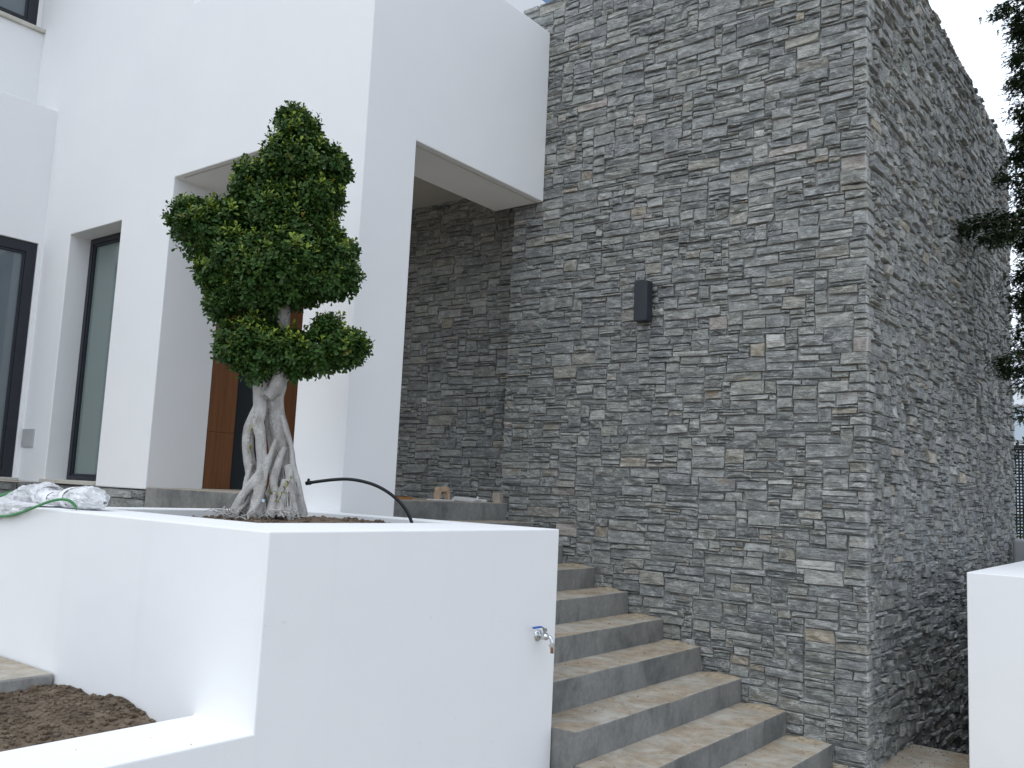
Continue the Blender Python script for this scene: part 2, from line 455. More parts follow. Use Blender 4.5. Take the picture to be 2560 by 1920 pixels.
# ------------------------------------------------------------------ white house
house = tag(empty('white_house', (-5.2, -1.6, 1.6)), 'white rendered modern house with tall dark framed windows and an open corner porch', 'house')
YA, XB, XC, XC2, TOPZ = -2.143, -2.79, -7.538, -8.072, 5.87
wallA = solid('wall', [
    (-8.6, -5.14, YA, -1.603, 1.585, 8.37), (-5.2, XB, YA, -1.603, 4.28, TOPZ), (-3.33, XB, YA, -1.636, 0.9, TOPZ),
    (-3.345, XB, -1.636, -0.004, 4.28, TOPZ), (-6.0, -5.14, -1.603, 6.0, TOPZ - 0.4, 8.37)],
    M['plaster_far'], house,
    carve=[(-6.982, -6.02, YA - 1, -1.5, 1.5, 4.02), (-5.2, -3.33, YA - 1, -1.5, 1.0, 4.28)], bev=0.008)
wallC = solid('wall', [
    (-7.79, XC, -9, YA + 0.02, 3.99, 5.42), (-7.79, XC, -2.188, YA + 0.02, 1.585, 3.99), (-8.6, -7.79, -9, YA + 0.02, 5.0, 5.2),
    (-8.6, XC2, -9, YA + 0.02, 5.2, 6.42)], M['plaster_far'], house)
box('wall', (-5.6, -5.205, -1.6, 0.3, 4.05, 5.2), M['plaster_far'], house)
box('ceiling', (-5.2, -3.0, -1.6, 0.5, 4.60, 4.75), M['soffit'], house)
box('roof', (-5.14, -3.05, -1.6, 2.5, 5.45, 5.6), M['plaster_far'], house)  # unseen slab over the corner volume, put in to block light
# drip grooves run near the outer edge of the soffits
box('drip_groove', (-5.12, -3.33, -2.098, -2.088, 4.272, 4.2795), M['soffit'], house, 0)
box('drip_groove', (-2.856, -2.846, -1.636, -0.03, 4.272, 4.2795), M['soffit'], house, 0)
# porch floor and its concrete faces
solid('porch_floor', [(-5.198, -3.333, -2.141, 0.27, 0.9, 1.603), (-3.333, -3.04, -1.634, 0.27, 0.9, 1.603)], M['concrete'], house, bev=0.008)

def window(name, kind, a0, a1, z0, z1, plane, fw, glass, parent, mull=()):
    """kind 'Y': faces -Y at y=plane, a along x;  kind 'X': faces +X at x=plane, a along y"""
    def b(s0, s1, q0, q1, d0, d1):
        if kind == 'Y': return (s0, s1, plane + d0, plane + d1, q0, q1)
        return (plane - d1, plane - d0, s0, s1, q0, q1)
    w = solid(name, [b(a0, a1, z0, z1, 0, 0.07)] , M['frame'], parent, carve=[b(a0 + fw, a1 - fw, z0 + fw * 0.7, z1 - fw, -0.1, 0.2)], bev=0.004)
    g = solid('pane', [b(a0 + fw - 0.01, a1 - fw + 0.01, z0 + fw * 0.7 - .01, z1 - fw + 0.01, 0.035, 0.05)], glass, w, bev=0)
    s = solid('sash', [b(a0 + fw + 0.001, a1 - fw - 0.001, z0 + fw * .7 + .001, z1 - fw - 0.001, 0.012, 0.034)], M['frame'], w,
              carve=[b(a0 + fw + 0.022, a1 - fw - 0.022, z0 + fw * 0.7 + 0.022, z1 - fw - 0.022, -0.1, 0.2)], bev=0.002)
    return w
window('window', 'Y', -6.98, -6.022, 1.625, 4.018, -1.935, 0.055, M['glassA'], house)
window('window', 'X', -5.2, -2.19, 1.62, 3.985, XC - 0.02, 0.10, M['glassC'], house)
window('window', 'X', -5.2, -2.21, 6.465, 8.5, XC2 - 0.05, 0.10, M['glassC'], house)
box('window_sill', (-7.02, -6.022, YA - 0.03, -1.94, 1.588, 1.623), M['sill'], house)
box('window_sill', (-7.60, XC + 0.03, -5.2, -2.150, 1.588, 1.618), M['sill'], house)
box('window_sill', (-8.6, XC2 + 0.04, -5.2, -2.150, 6.421, 6.463), M['sill'], house)
box('utility_cover', (-7.52, -7.275, YA - 0.012, YA + 0.0, 1.922, 2.102), M['vent'], house)
# entrance: brown wood panel, dark glazed strip, brown leaf; all on the plane x = -5.2, facing the stairs
door = box('door', (-5.26, -5.203, -0.95, 0.28, 1.606, 4.04), M['wood'], house, 0.003)
dp = box('side_panel', (-5.26, -5.203, -1.597, -1.322, 1.606, 2.113), M['wood'], house, 0.003)
box('side_panel', (-5.26, -5.203, -1.597, -1.322, 2.1145, 4.04), M['wood'], house, 0.003)
box('glazed_panel', (-5.27, -5.225, -1.32, -0.952, 1.606, 4.04), M['glassD'], house, 0.002)
v, f = tube_data([(-5.19, -1.13, 1.95), (-5.19, -1.13, 3.3)], 0.008, 10)
link_mesh('handle', mesh_from('handle', v, f, True), M['steel'], door)
for zz in (2.1, 3.15):
    link_mesh('handle_bracket', mesh_from('handle_bracket', *tube_data([(-5.228, -1.14, zz), (-5.17, -1.14, zz)], 0.008, 8)), M['steel'], door)

# ------------------------------------------------------------------ stone cladding
def ashlar(nx, nz, rng, pre=None):
    """interlocking random ashlar on a grid of cells 3 x 2.5 cm"""
    occ = [[False] * nx for _ in range(nz)]
    if pre:
        for r, d in enumerate(pre):
            if r < nz:
                for c in range(min(d, nx)): occ[r][c] = True
    out = []; joints = set()
    for r in range(nz):
        c = 0
        while c < nx:
            if occ[r][c]:
                c += 1; continue
            run = 0
            while c + run < nx and not occ[r][c + run] and run < 16: run += 1
            h = rng.choices((1, 2, 3, 4, 5), (0.20, 0.30, 0.26, 0.17, 0.07))[0]
            w = rng.randint(3, 9) if h == 1 else rng.randint(3, 10) if h < 4 else rng.randint(4, 11)
            if (r - 1, c + w) in joints and run > w + 2: w += rng.choice((1, 2)) if w > 4 else 2
            if run <= w + 1: w = run
            if run < 3: h = min(h, rng.choice((1, 2, 3)))
            h = min(h, nz - r)
            ok = True
            while h > 1:
                if all(not occ[r + i][c + j] for i in range(h) for j in range(w)): break
                h -= 1
            for i in range(h):
                for j in range(w): occ[r + i][c + j] = True
                joints.add((r + i, c + w)); joints.add((r + i, c))
            out.append((c, r, w, h))
            c += w
    return out

PAL = [((0.178, 0.185, 0.180), 30), ((0.215, 0.220, 0.210), 25), ((0.140, 0.148, 0.148), 16), ((0.200, 0.203, 0.180), 15),
       ((0.275, 0.275, 0.258), 11), ((0.232, 0.220, 0.185), 4.0), ((0.30, 0.258, 0.195), 1.0), ((0.37, 0.365, 0.345), 1.0), ((0.29, 0.255, 0.23), 0.5)]

def stone_mesh(u0, z0, w, h, rng, place, proud=0.0, depth=0.05, endx=0.0, gap=0.0019, cs=1.0, warp=0.010):
    """one split-faced stone: 3x2 facetted face, chamfered rim, sides; place(u, z, d) puts it on its wall"""
    nu, nz = 3, 2
    off = rng.uniform(-0.005, 0.011) + proud
    if rng.random() < 0.07: off += 0.011
    tu, tz = rng.uniform(-0.006, 0.006), rng.uniform(-0.008, 0.006)
    cj = [(rng.uniform(0, 1) ** 2 * min(0.014, w * .10), rng.uniform(0, 1) ** 2 * min(0.010, h * 0.14)) for _ in range(4)]
    if rng.random() < 0.13:                                       # a broken corner
        k = rng.randrange(4); cj[k] = (cj[k][0] + w * rng.uniform(.04, .10), cj[k][1] + h * rng.uniform(.06, .18))
    g = gap * rng.uniform(0.1, 0.8)
    gz = gap * rng.uniform(0.3, 1.6)
    def outline(i, j, grow):
        s, t = i / nu, j / nz
        cu = [cj[0][0], cj[1][0], cj[2][0], cj[3][0]]; cz = [cj[0][1], cj[1][1], cj[2][1], cj[3][1]]
        le = g + (cu[0] * (1 - t) + cu[3] * t); ri = w - g - (cu[1] * (1 - t) + cu[2] * t)
        bo = gz + (cz[0] * (1 - s) + cz[1] * s); to = h - gz - (cz[3] * (1 - s) + cz[2] * s)
        gz_ = grow * 0.30
        le -= grow; ri += grow; bo -= gz_; to += gz_
        return u0 + le + (ri - le) * s, z0 + bo + (to - bo) * t
    def wp(u, z):
        q = Vector((u * 1.7, z * 2.3, 3.3))
        q2 = Vector((u * 9, z * 9, 7.7))
        return u + 0.004 * noise.noise(q2), z + warp * noise.noise(q) + 0.003 * noise.noise(q2 + Vector((5, 5, 5)))
    V, A = [], []
    rough = 0.006
    jit = {}
    for j in range(nz + 1):
        for i in range(nu + 1):
            u, z = outline(i, j, -min(0.004, h * 0.12))
            if 0 < i < nu: u += rng.uniform(-0.25, 0.25) * w / nu
            if 0 < j < nz: z += rng.uniform(-0.22, 0.22) * h / nz
            u, z = wp(u, z)
            inner = 0 < i < nu and 0 < j < nz
            d = off + tu * (i / nu - 0.5) * 2 + tz * (j / nz - 0.5) * 2 + rng.uniform(-rough, rough) + (rng.uniform(-0.004, 0.012) if inner else 0)
            V.append(place(u, z, d)); A.append(0.0 if inner else 0.10)
    F = []
    idx = lambda i, j: j * (nu + 1) + i
    for j in range(nz):
        for i in range(nu):
            q = [idx(i, j), idx(i + 1, j), idx(i + 1, j + 1), idx(i, j + 1)]
            if rng.random() < 0.5: F += [[q[0], q[1], q[2]], [q[0], q[2], q[3]]]
            else: F += [[q[0], q[1], q[3]], [q[1], q[2], q[3]]]
    ring = [(i, 0) for i in range(nu)] + [(nu, j) for j in range(nz)] + [(i, nz) for i in range(nu, 0, -1)] + [(0, j) for j in range(nz, 0, -1)]
    base = len(V); n = len(ring)
    mort = rng.random()
    for layer, (gr, dd) in enumerate(((0.0, -0.0035), (0.0, None))):
        for (i, j) in ring:
            u, z = outline(i, j, gr)
            if endx and i == nu: u += endx
            u, z = wp(u, z)
            d = (off + dd) if dd is not None else -depth
            if layer == 0 and not (i in (0, nu)): u += rng.uniform(-.004, .004)
            V.append(place(u, z, d))
            if layer == 0:
                A.append((0.95 if mort > 0.35 else .35) if i in (0, nu) else 0.60 if j == nz else 0.0)
            else:
                A.append(0.15)
    for k in range(n):
        k2 = (k + 1) % n
        a, b = idx(*ring[k]), idx(*ring[k2])
        F.append([a, base + k, base + k2, b])
        F.append([base + k, base + n + k, base + n + k2, base + k2])
    c = rng.choices([p[0] for p in PAL], [p[1] for p in PAL])[0]
    k = rng.uniform(0.80, 1.20) * cs * 1.20
    c = tuple(x * k for x in c)
    return V, F, A, c, rng.random()

def build_stones(items, parent, limit=300, stuff_name='cladding_stones', one='stone'):
    """items: (V, F, A, color, rnd).  The largest in the photograph become objects, the rest one mesh."""
    def area(it):
        pts = [project(p) for p in it[0][:12]]
        xs = [p[0] for p in pts]; ys = [p[1] for p in pts]
        cx, cy = sum(xs) / 12, sum(ys) / 12
        if not (-40 < cx < 2600 and -40 < cy < 1960): return 0
        q = [pts[i] for i in (0, 3, 11, 8)]
        return abs(sum(q[i][0] * q[(i + 1) % 4][1] - q[(i + 1) % 4][0] * q[i][1] for i in range(4))) / 2
    order = sorted(range(len(items)), key=lambda i: -area(items[i]))
    solo = set(order[:limit])
    def attrs(me, A, C, R):
        a = me.color_attributes.new('Col', 'FLOAT_COLOR', 'POINT')
        b = me.color_attributes.new('Rnd', 'FLOAT_COLOR', 'POINT')
        fa, fb = [], []
        for al, c, r in zip(A, C, R):
            fa += [c[0], c[1], c[2], al]; fb += [r, (r * 7.3) % 1, (r * 3.1) % 1, 1]
        a.data.foreach_set('color', fa); b.data.foreach_set('color', fb)
    BV, BF, BA, BC, BR = [], [], [], [], []
    for i, (V, F, A, c, r) in enumerate(items):
        if i in solo:
            me = mesh_from(one, V, F); attrs(me, A, [c] * len(V), [r] * len(V))
            link_mesh(one, me, M['stone'], parent)
        else:
            n0 = len(BV); BV += V; BF += [[n0 + k for k in q] for q in F]
            BA += A; BC += [c] * len(V); BR += [r] * len(V)
    if BV:
        me = mesh_from(stuff_name, BV, BF); attrs(me, BA, BC, BR)
        tag(link_mesh(stuff_name, me, M['stone'], parent), kind='stuff')

UW, UH = 0.03, 0.021
tower = tag(empty('stone_tower', (-1.5, 2.9, 0)), 'tall block of the house clad in grey split slate, rising beside the concrete stairs', 'stone tower')
rng = random.Random(11)
FZ0, FZ1 = -0.05, 6.18
RZ0 = -1.20
nxF, nzF = int(round(3.12 / UW)), int(round((FZ1 - FZ0) / UH))
itemsF = []
quoin = [0] * 400
lay = ashlar(nxF, nzF, rng)
for (c, r, w, h) in lay:
    u0, z0 = c * UW - nxF * UW, FZ0 + r * UH
    if c + w == nxF:                                              # corner stones turn onto the side wall
        q = rng.choice((2, 3, 3, 4, 5, 6))
        for k in range(r, r + h): quoin[k] = q
        itemsF.append(stone_mesh(u0, z0, w * UW, h * UH, rng, lambda u, z, d: (u, -d, z), 0.004, q * UW - 0.004, rng.uniform(-0.004, 0.014)))
    else:
        itemsF.append(stone_mesh(u0, z0, w * UW, h * UH, rng, lambda u, z, d: (u, -d, z), 0.0))
nxR, nzR = int(round(5.8 / UW)), int(round((6.18 - RZ0) / UH))
preR = [0] * nzR
o0 = int(round((FZ0 - RZ0) / UH))
for k in range(nzF):
    if k + o0 < nzR: preR[k + o0] = quoin[k]
for (c, r, w, h) in ashlar(nxR, nzR, rng, preR):
    itemsF.append(stone_mesh(c * UW, RZ0 + r * UH, w * UW, h * UH, rng, lambda u, z, d: (d, u, z),
                             rng.choice((-0.010, -0.004, 0, 0.008, 0.018)), 0.06, gap=0.0034))
build_stones(itemsF, tower)
solid('wall_core', [(-3.09, -0.018, 0.018, 5.78, -1.24, 6.12)], M['mortar'], tower, bev=0)

# dark recessed wall at the back of the porch
pw = tag(empty('porch_stone_wall', (-4.2, 0.3, 1.6)), 'shaded slate clad wall at the back of the open porch', 'stone wall')
itp = []
for (c, r, w, h) in ashlar(71, 144, rng):
    itp.append(stone_mesh(-5.2 + c * UW, 1.603 + r * UH, w * UW, h * UH, rng, lambda u, z, d: (u, 0.30 - d, z), 0, 0.05))
build_stones(itp, pw)
solid('wall_core', [(-5.19, -3.095, 0.328, 0.5, 1.0, 4.595)], M['mortar'], pw, bev=0)

# stone plinth under the white wall
pl = tag(empty('stone_plinth', (-6.3, YA, 1.3)), 'low plinth of flat grey stones under the white house wall', 'plinth')
itq = []
rq = random.Random(5)
z = 1.28
for hh in (0.10, 0.12, 0.075):
    u = -7.52
    while u < -5.25:
        w = min(rq.uniform(0.2, 0.5), -5.205 - u)
        if -5.205 - (u + w) < 0.12: w = -5.205 - u
        itq.append(stone_mesh(u, z, w, hh, rq, lambda u, z, d: (u, YA - d, z), 0.008, 0.05, cs=1.05, warp=0.004)); u += w
    u = -5.2
    while u < -2.2:
        w = rq.uniform(0.2, 0.5)
        itq.append(stone_mesh(u, z, min(w, -2.19 - u), hh, rq, lambda u, z, d: (XC + d, u, z), 0.008, 0.05, cs=1.05, warp=0.004)); u += w
    z += hh
build_stones(itq, pl)
solid('wall_core', [(-7.6, -5.21, YA + 0.02, -1.7, 0.9, 1.575), (-7.9, XC - 0.02, -5.2, YA, 0.9, 1.575)], M['mortar'], pl, bev=0)

# ------------------------------------------------------------------ stairs
st = tag(empty('stairs', (-1.5, -1.1, 0)), 'bare concrete staircase climbing along the slate wall to the porch', 'stairs')
def step(i):
    x1 = XS[i]; x0 = XS[i - 1] + 0.0 if i else -3.038
    z1 = ZS[i]; y0, y1 = (-2.138, -0.018)
    ys = [y0 + (y1 - y0) * k / 36 for k in range(37)]
    V, F = [], []
    for y in ys:
        wob = 0.006 * noise.noise(Vector((y * 2.2, i * 3.1, 0))) + 0.003 * noise.noise(Vector((y * 9, i, 4)))
        wz = 0.004 * noise.noise(Vector((y * 2.5, i * 1.7, 9)))
        e = 0.007 + 0.004 * noise.noise(Vector((y * 14, i, 2)))
        if abs(y - y0) < 1e-6: wob -= 0.006
        prof = [(x0, -0.02 if i < 8 else 0.0 - .01), (x1 + wob, -0.02), (x1 + wob + 0.002, z1 * 0.5), (x1 + wob, z1 - e + wz), (x1 + wob - e * 0.35, z1 - e * 0.3 + wz),
                (x1 + wob - e, z1 + wz), ((x0 + x1) / 2, z1 + wz - 0.002), (x0, z1)]
        V += [(px_, y, pz_) for px_, pz_ in prof]
    n = 8
    for k in range(36):
        for a in range(n - 1):
            F.append([k * n + a, k * n + a + 1, (k + 1) * n + a + 1, (k + 1) * n + a])
    F.append(list(reversed(range(n)))); F.append([36 * n + a for a in range(n)])
    F = [list(reversed(q)) for q in F]
    me = mesh_from('step', V, F)
    bm = bmesh.new(); bm.from_mesh(me); bmesh.ops.recalc_face_normals(bm, faces=bm.faces); bm.to_mesh(me); bm.free()
    return link_mesh('step', me, M['concrete'], st)
for i in range(9): step(i)

# sand swept against the slate on each tread, and scattered litter
def mound(V, F, cx, cy, lx, ly, hz, zb, seed, n=10):
    v0 = len(V)
    for a in range(n + 1):
        for b in range(n + 1):
            s, t = a / n * 2 - 1, b / n * 2 - 1
            r = math.hypot(s, t) + 0.28 * noise.noise(Vector((s * 2, t * 2, seed)))
            hgt = max(0, 1 - r) ** 0.8 * hz * (1 + 0.5 * noise.noise(Vector((s * 5, t * 5, seed + 3))))
            V.append((cx + s * lx, cy + t * ly, zb - 0.003 + hgt))
    for a in range(n):
        for b in range(n):
            q = v0 + a * (n + 1) + b
            F.append([q, q + n + 1, q + n + 2, q + 1])
SV, SF = [], []
rs = random.Random(3)
for i in range(1, 9):
    x1, x0 = XS[i], XS[i - 1]
    mound(SV, SF, (x0 + x1) / 2 - 0.02 + rs.uniform(-.03, .03), -0.06, 0.14, rs.uniform(0.07, 0.15), 0.022, ZS[i], i * 3.1)
mound(SV, SF, -0.10, -0.07, 0.12, 0.2, 0.03, 0.0, 77)
tag(link_mesh('sand', mesh_from('sand', SV, SF, True), M['sand']), kind='stuff')

def scatter(name, mat, spots, rngs, smin, smax, flat=0.35):
    V, F = [], []
    for (x, y, z) in spots:
        s = rngs.uniform(smin, smax); v0 = len(V); a0 = rngs.uniform(0, 6.28); el = rngs.uniform(0.4, 1.0)
        ring = 5
        for k in range(ring):
            a = a0 + k * 2 * math.pi / ring
            r = s * rngs.uniform(0.7, 1.2)
            lx, ly = math.cos(a) * r, math.sin(a) * r * el
            V.append((x + lx * math.cos(a0) - ly * math.sin(a0), y + lx * math.sin(a0) + ly * math.cos(a0), z))
        V.append((x, y, z + s * flat * 2))
        for k in range(ring): F.append([v0 + k, v0 + (k + 1) % ring, v0 + ring])
    return tag(link_mesh(name, mesh_from(name, V, F), mat), kind='stuff')
sp1, sp2 = [], []
for i in range(2, 9):
    for _ in range(38):
        t = rs.random() ** 1.8
        y = -0.03 - t * 2.0 if rs.random() < 0.7 else rs.uniform(-2.1, -0.05)
        x = XS[i - 1] + (XS[i] - XS[i - 1]) * (rs.random() ** 1.6) * 0.93 + 0.01
        (sp1 if rs.random() < 0.55 else sp2).append((x, y, ZS[i] - 0.002))
for _ in range(230):
    x, y = rs.uniform(0.0, 0.55), rs.uniform(-0.6, 1.0)
    (sp1 if rs.random() < 0.6 else sp2).append((x + 0.02, y, 0.0))
for _ in range(70): sp1.append((-1.2 + rs.uniform(-.18, .18), rs.uniform(-5.2, -4.1), 0.778))
scatter('litter', M['litter'], sp1[:-70], rs, 0.003, 0.009)
scatter('grit', M['grit'], sp2, rs, 0.002, 0.007)
scatter('specks', M['litter'], sp1[-70:][:4], rs, 0.002, 0.004)

# ------------------------------------------------------------------ white planter with low bed wall
planter = tag(empty('planter', (-1.008, -4.078, 0)), 'big white rendered planter box holding the trunked tree, with a low bed wall running forward', 'planter')
solid('planter_wall', [(-3.15, -1.008, -4.078, -2.146, -0.02, 1.516), (-3.9, -3.15, -4.078, -3.70, -0.02, 1.516),
                       (-1.388, -1.008, -12, -4.078, -0.02, 0.778)], M['plaster'], planter,
      carve=[(-2.95, -1.58, -3.70, -2.34, 0.9, 3)], bev=0.006)

def soil(name, x0, x1, y0, y1, zf, n, seed, clods, label=None):
    V, F = [], []
    nx = max(4, int((x1 - x0) / n)); ny = max(4, int((y1 - y0) / n))
    for a in range(nx + 1):
        for b in range(ny + 1):
            x, y = x0 + (x1 - x0) * a / nx, y0 + (y1 - y0) * b / ny
            V.append((x, y, zf(x, y) + 0.016 * noise.noise(Vector((x * 7, y * 7, seed))) + 0.006 * noise.noise(Vector((x * 22, y * 22, seed)))
                      + 0.003 * noise.noise(Vector((x * 60, y * 60, seed)))))
    for a in range(nx):
        for b in range(ny):
            q = a * (ny + 1) + b; F.append([q, q + ny + 1, q + ny + 2, q + 1])
    rr = random.Random(seed)
    ico = bmesh.new(); bmesh.ops.create_icosphere(ico, subdivisions=1, radius=1)
    iv = [v_.co.copy() for v_ in ico.verts]; jf = [[v_.index for v_ in f_.verts] for f_ in ico.faces]; ico.free()
    for _ in range(clods):
        x, y = rr.uniform(x0, x1), rr.uniform(y0, y1); s = 0.0022 + 0.014 * rr.random() ** 6
        x = min(max(x, x0 + s), x1 - s); y = min(max(y, y0 + s), y1 - s)
        z = zf(x, y) + 0.016 * noise.noise(Vector((x * 7, y * 7, seed))) + 0.25 * s
        v0 = len(V)
        for p in iv:
            k = s * (1 + 0.35 * noise.noise(p * 2 + Vector((x * 40, y * 40, 0))))
            V.append((x + p.x * k, y + p.y * k, z + p.z * k * 0.75))
        F += [[v0 + k for k in q] for q in jf]
    return tag(link_mesh(name, mesh_from(name, V, F), M['soil']), kind='stuff')
def zf_planter(x, y):
    d1 = math.hypot((x + 2.35) / 0.55, (y + 3.0) / 0.5)
    d2 = math.hypot((x + 1.95) / 0.35, (y + 2.75) / 0.3)
    edge = min(1, min(x + 2.95, -1.58 - x, -2.34 - y, y + 3.7) / 0.25)
    return 1.415 + 0.045 * max(0, min(1, edge)) + 0.035 * math.exp(-d1 * d1) + 0.03 * math.exp(-d2 * d2)
def zf_bed(x, y):
    t = min(1, max(0, (x + 1.75) / 0.36))
    return 0.715 - 0.10 * t * t + 0.03 * math.exp(-((x + 1.9) / 0.2) ** 2) - 0.02 * min(1, (-4.08 - y)) + 0.02 * noise.noise(Vector((x * 3, y * 3, 1)))
soil('soil', -2.948, -1.582, -3.698, -2.342, zf_planter, 0.018, 4, 5000)
soil('soil', -2.518, -1.39, -6.6, -4.08, zf_bed, 0.016, 9, 17000)

# ------------------------------------------------------------------ right parapet, grey wall, background
tag(solid('white_parapet', [(0.564, 1.02, 0.18, 5.28, -1.24, 1.33)], M['plaster'], None, bev=0.006),
    'plain white parapet wall at the right edge, beside the paved landing', 'wall')
tag(bevel(solid('grey_wall', [(0.045, 3.2, 5.3, 5.46, -1.24, 1.437)], M['greywall'], None, bev=0), 0.03, 3),
    'low grey rendered wall behind the far end of the slate tower', 'wall')

bld = tag(empty('office_building', (-4, 40, -1.25)), 'distant white building with bands of pale glazing behind the tree', 'building')
box('wall', (-9, 14, 40.2, 52, -1.25, 7.6), M['panel'], bld, 0)
for k, (z0, z1) in enumerate(((-0.8, 1.6), (2.0, 4.6), (5.05, 6.55))):
    for j in range(12):
        x0 = -8.9 + j * 1.9
        box('window', (x0, x0 + 1.82, 40.05, 40.19, z0, z1), M['fglass'], bld, 0)
    box('ledge', (-9.1, 14.1, 39.9, 40.19, z1 + 0.03, z1 + 0.12), M['greywall'], bld, 0)

lt = tag(empty('lattice_screen', (1, 9, -1.25)), 'black square lattice screen beyond the tower, under the tree', 'lattice screen')
LV, LF = [], []
def bar(V, F, x0, x1, y0, y1, z0, z1):
    n = len(V)
    V += [(x0, y0, z0), (x1, y0, z0), (x1, y1, z0), (x0, y1, z0), (x0, y0, z1), (x1, y0, z1), (x1, y1, z1), (x0, y1, z1)]
    F += [[n + k for k in q] for q in ((0, 3, 2, 1), (4, 5, 6, 7), (0, 1, 5, 4), (1, 2, 6, 5), (2, 3, 7, 6), (3, 0, 4, 7))]
x = -1.3
while x < 3.2:
    bar(LV, LF, x, x + 0.022, 9.0, 9.012, -1.2, 2.68); x += 0.046
z = -1.2
while z < 2.68:
    bar(LV, LF, -1.3, 3.2, 9.013, 9.025, z, z + 0.022); z += 0.046
tag(link_mesh('lattice', mesh_from('lattice', LV, LF), M['lattice'], lt), kind='stuff')
for zz in (-1.24, 2.69): box('frame', (-1.35, 3.25, 8.98, 9.04, zz, zz + 0.05), M['lattice'], lt, 0)

# ------------------------------------------------------------------ vegetation helpers
def leaf_at(V, F, C, p, dirn, upv, L, Wd, col, young, fold=0.25, bend=0.2):
    """obovate folded leaf of 4 faces"""
    d = dirn.normalized(); s = d.cross(upv)
    if s.length < 1e-4: s = d.orthogonal()
    s.normalize(); nrm = s.cross(d)
    n = len(V)
    pts = [(0, 0, 0), (0.45, -0.36, fold * 0.36), (0.45, 0.36, fold * .36), (0.45, 0, 0), (0.8, -0.42, fold * .40 - bend * .5), (0.8, 0.42, fold * .40 - bend * .5), (0.8, 0, -bend * .5), (1.0, 0, -bend)]
    for (a, b, c) in pts:
        V.append(p + d * (a * L) + s * (b * Wd) + nrm * (c * Wd))
        C.append((*col, young))
    F += [[n, n + 1, n + 3], [n, n + 3, n + 2], [n + 1, n + 4, n + 6, n + 3], [n + 3, n + 6, n + 5, n + 2], [n + 4, n + 7, n + 6], [n + 6, n + 7, n + 5]]

def with_col(name, V, F, C, mat, parent):
    me = mesh_from(name, V, F)
    a = me.color_attributes.new('Col', 'FLOAT_COLOR', 'POINT')
    fa = []
    for c in C: fa += c
    a.data.foreach_set('color', fa)
    return link_mesh(name, me, mat, parent)

# ------------------------------------------------------------------ bonsai-shaped ficus
T0 = Vector((-2.40, -3.0, 0))
HF = Vector((FW.x, FW.y, 0)).normalized()
def tp(px, py, dep=0.0):
    """point of the tree's middle plane seen at that pixel, pushed back by dep metres"""
    d = px_ray(px, py)
    t = (T0 - CAM).dot(HF) / d.dot(HF)
    return CAM + d * t + HF * dep
PM = 1 / 436.0
tree = tag(empty('ficus_tree', (-2.40, -3.0, 1.45)), 'topiary tree with thick pale twisted trunk and three tiers of dark glossy leaves', 'tree')
# trunk: fused stems and aerial roots (px, py, radius px, depth m)
stems = [
    [(655, 940, 20, 0.00), (651, 985, 17, 0.0), (652, 1035, 16, -0.02), (652, 1060, 14, -0.05), (660, 1095, 13, -0.08), (665, 1135, 12, -0.09), (668, 1170, 12, -0.10), (664, 1210, 13, -0.11), (660, 1250, 15, -0.13), (656, 1290, 19, -0.15)],
    [(644, 1020, 11, -0.01), (632, 1056, 13, -0.02), (625, 1085, 13, -0.02), (624, 1110, 13, -0.03), (627, 1150, 14, -0.03), (636, 1195, 15, -0.04), (632, 1245, 15, -0.06), (618, 1292, 22, -0.08)],
    [(700, 920, 20, 0.03), (692, 965, 19, 0.02), (687, 1010, 18, 0.03), (691, 1054, 20, 0.03), (699, 1098, 25, 0.03), (706, 1152, 28, 0.03), (713, 1195, 29, 0.02), (720, 1240, 33, 0.00), (724, 1292, 42, -0.02)],
    [(690, 1180, 14, 0.08), (680, 1235, 22, 0.08), (670, 1290, 30, 0.06)],
    [(670, 975, 14, 0.03), (673, 1060, 15, 0.05), (682, 1110, 17, 0.05), (688, 1160, 19, 0.06), (688, 1210, 19, 0.05), (690, 1290, 24, 0.04)],
    [(704, 1040, 6, -0.01), (718, 1078, 6, -0.03), (730, 1118, 6, -0.03), (736, 1160, 6, -0.04), (747, 1195, 7, -0.04), (754, 1235, 8, -0.05), (762, 1292, 11, -0.06)],
    [(697, 1100, 5, -0.06), (688, 1135, 6, -0.09), (681, 1170, 6, -0.11), (676, 1210, 6, -0.13), (668, 1250, 7, -0.17), (650, 1292, 8, -0.21)],
    [(668, 1165, 6, -0.10), (655, 1190, 6, -0.11), (640, 1212, 7, -0.13), (615, 1248, 6, -0.15), (596, 1292, 7, -0.17)],
    [(660, 1200, 5, -0.12), (640, 1225, 5, -0.14), (622, 1252, 5, -0.16), (606, 1294, 6, -0.2)],
    [(726, 1165, 9, -0.05), (738, 1210, 9, -0.08), (742, 1250, 10, -0.10), (738, 1292, 14, -0.13)],
    [(716, 1120, 7, -0.05), (704, 1160, 9, -0.08), (696, 1200, 10, -0.10), (700, 1240, 9, -0.13), (692, 1292, 12, -0.17)],
    [(722, 1200, 8, -0.08), (716, 1240, 8, -0.11), (722, 1292, 13, -0.15)],
]
branches = [
    [(690, 975, 18, -0.02), (672, 995, 13, -0.04)], [(688, 980, 17, -0.02), (702, 945, 16, -0.03), (715, 900, 13, -0.02), (760, 860, 9, 0.0)],
    [(655, 960, 19, 0), (640, 900, 14, 0.02), (600, 860, 9, 0)], [(700, 950, 20, 0.03), (700, 860, 19, 0.03), (705, 780, 17, 0.02), (700, 680, 15, 0), (705, 560, 12, 0), (730, 420, 9, 0), (740, 320, 5, 0)],
    [(700, 700, 13, 0), (620, 640, 9, 0), (520, 570, 6, 0)], [(700, 720, 12, 0), (780, 680, 9, 0), (850, 640, 5, 0)], [(720, 480, 9, 0), (800, 430, 6, 0)],
]
TV, TF = [], []
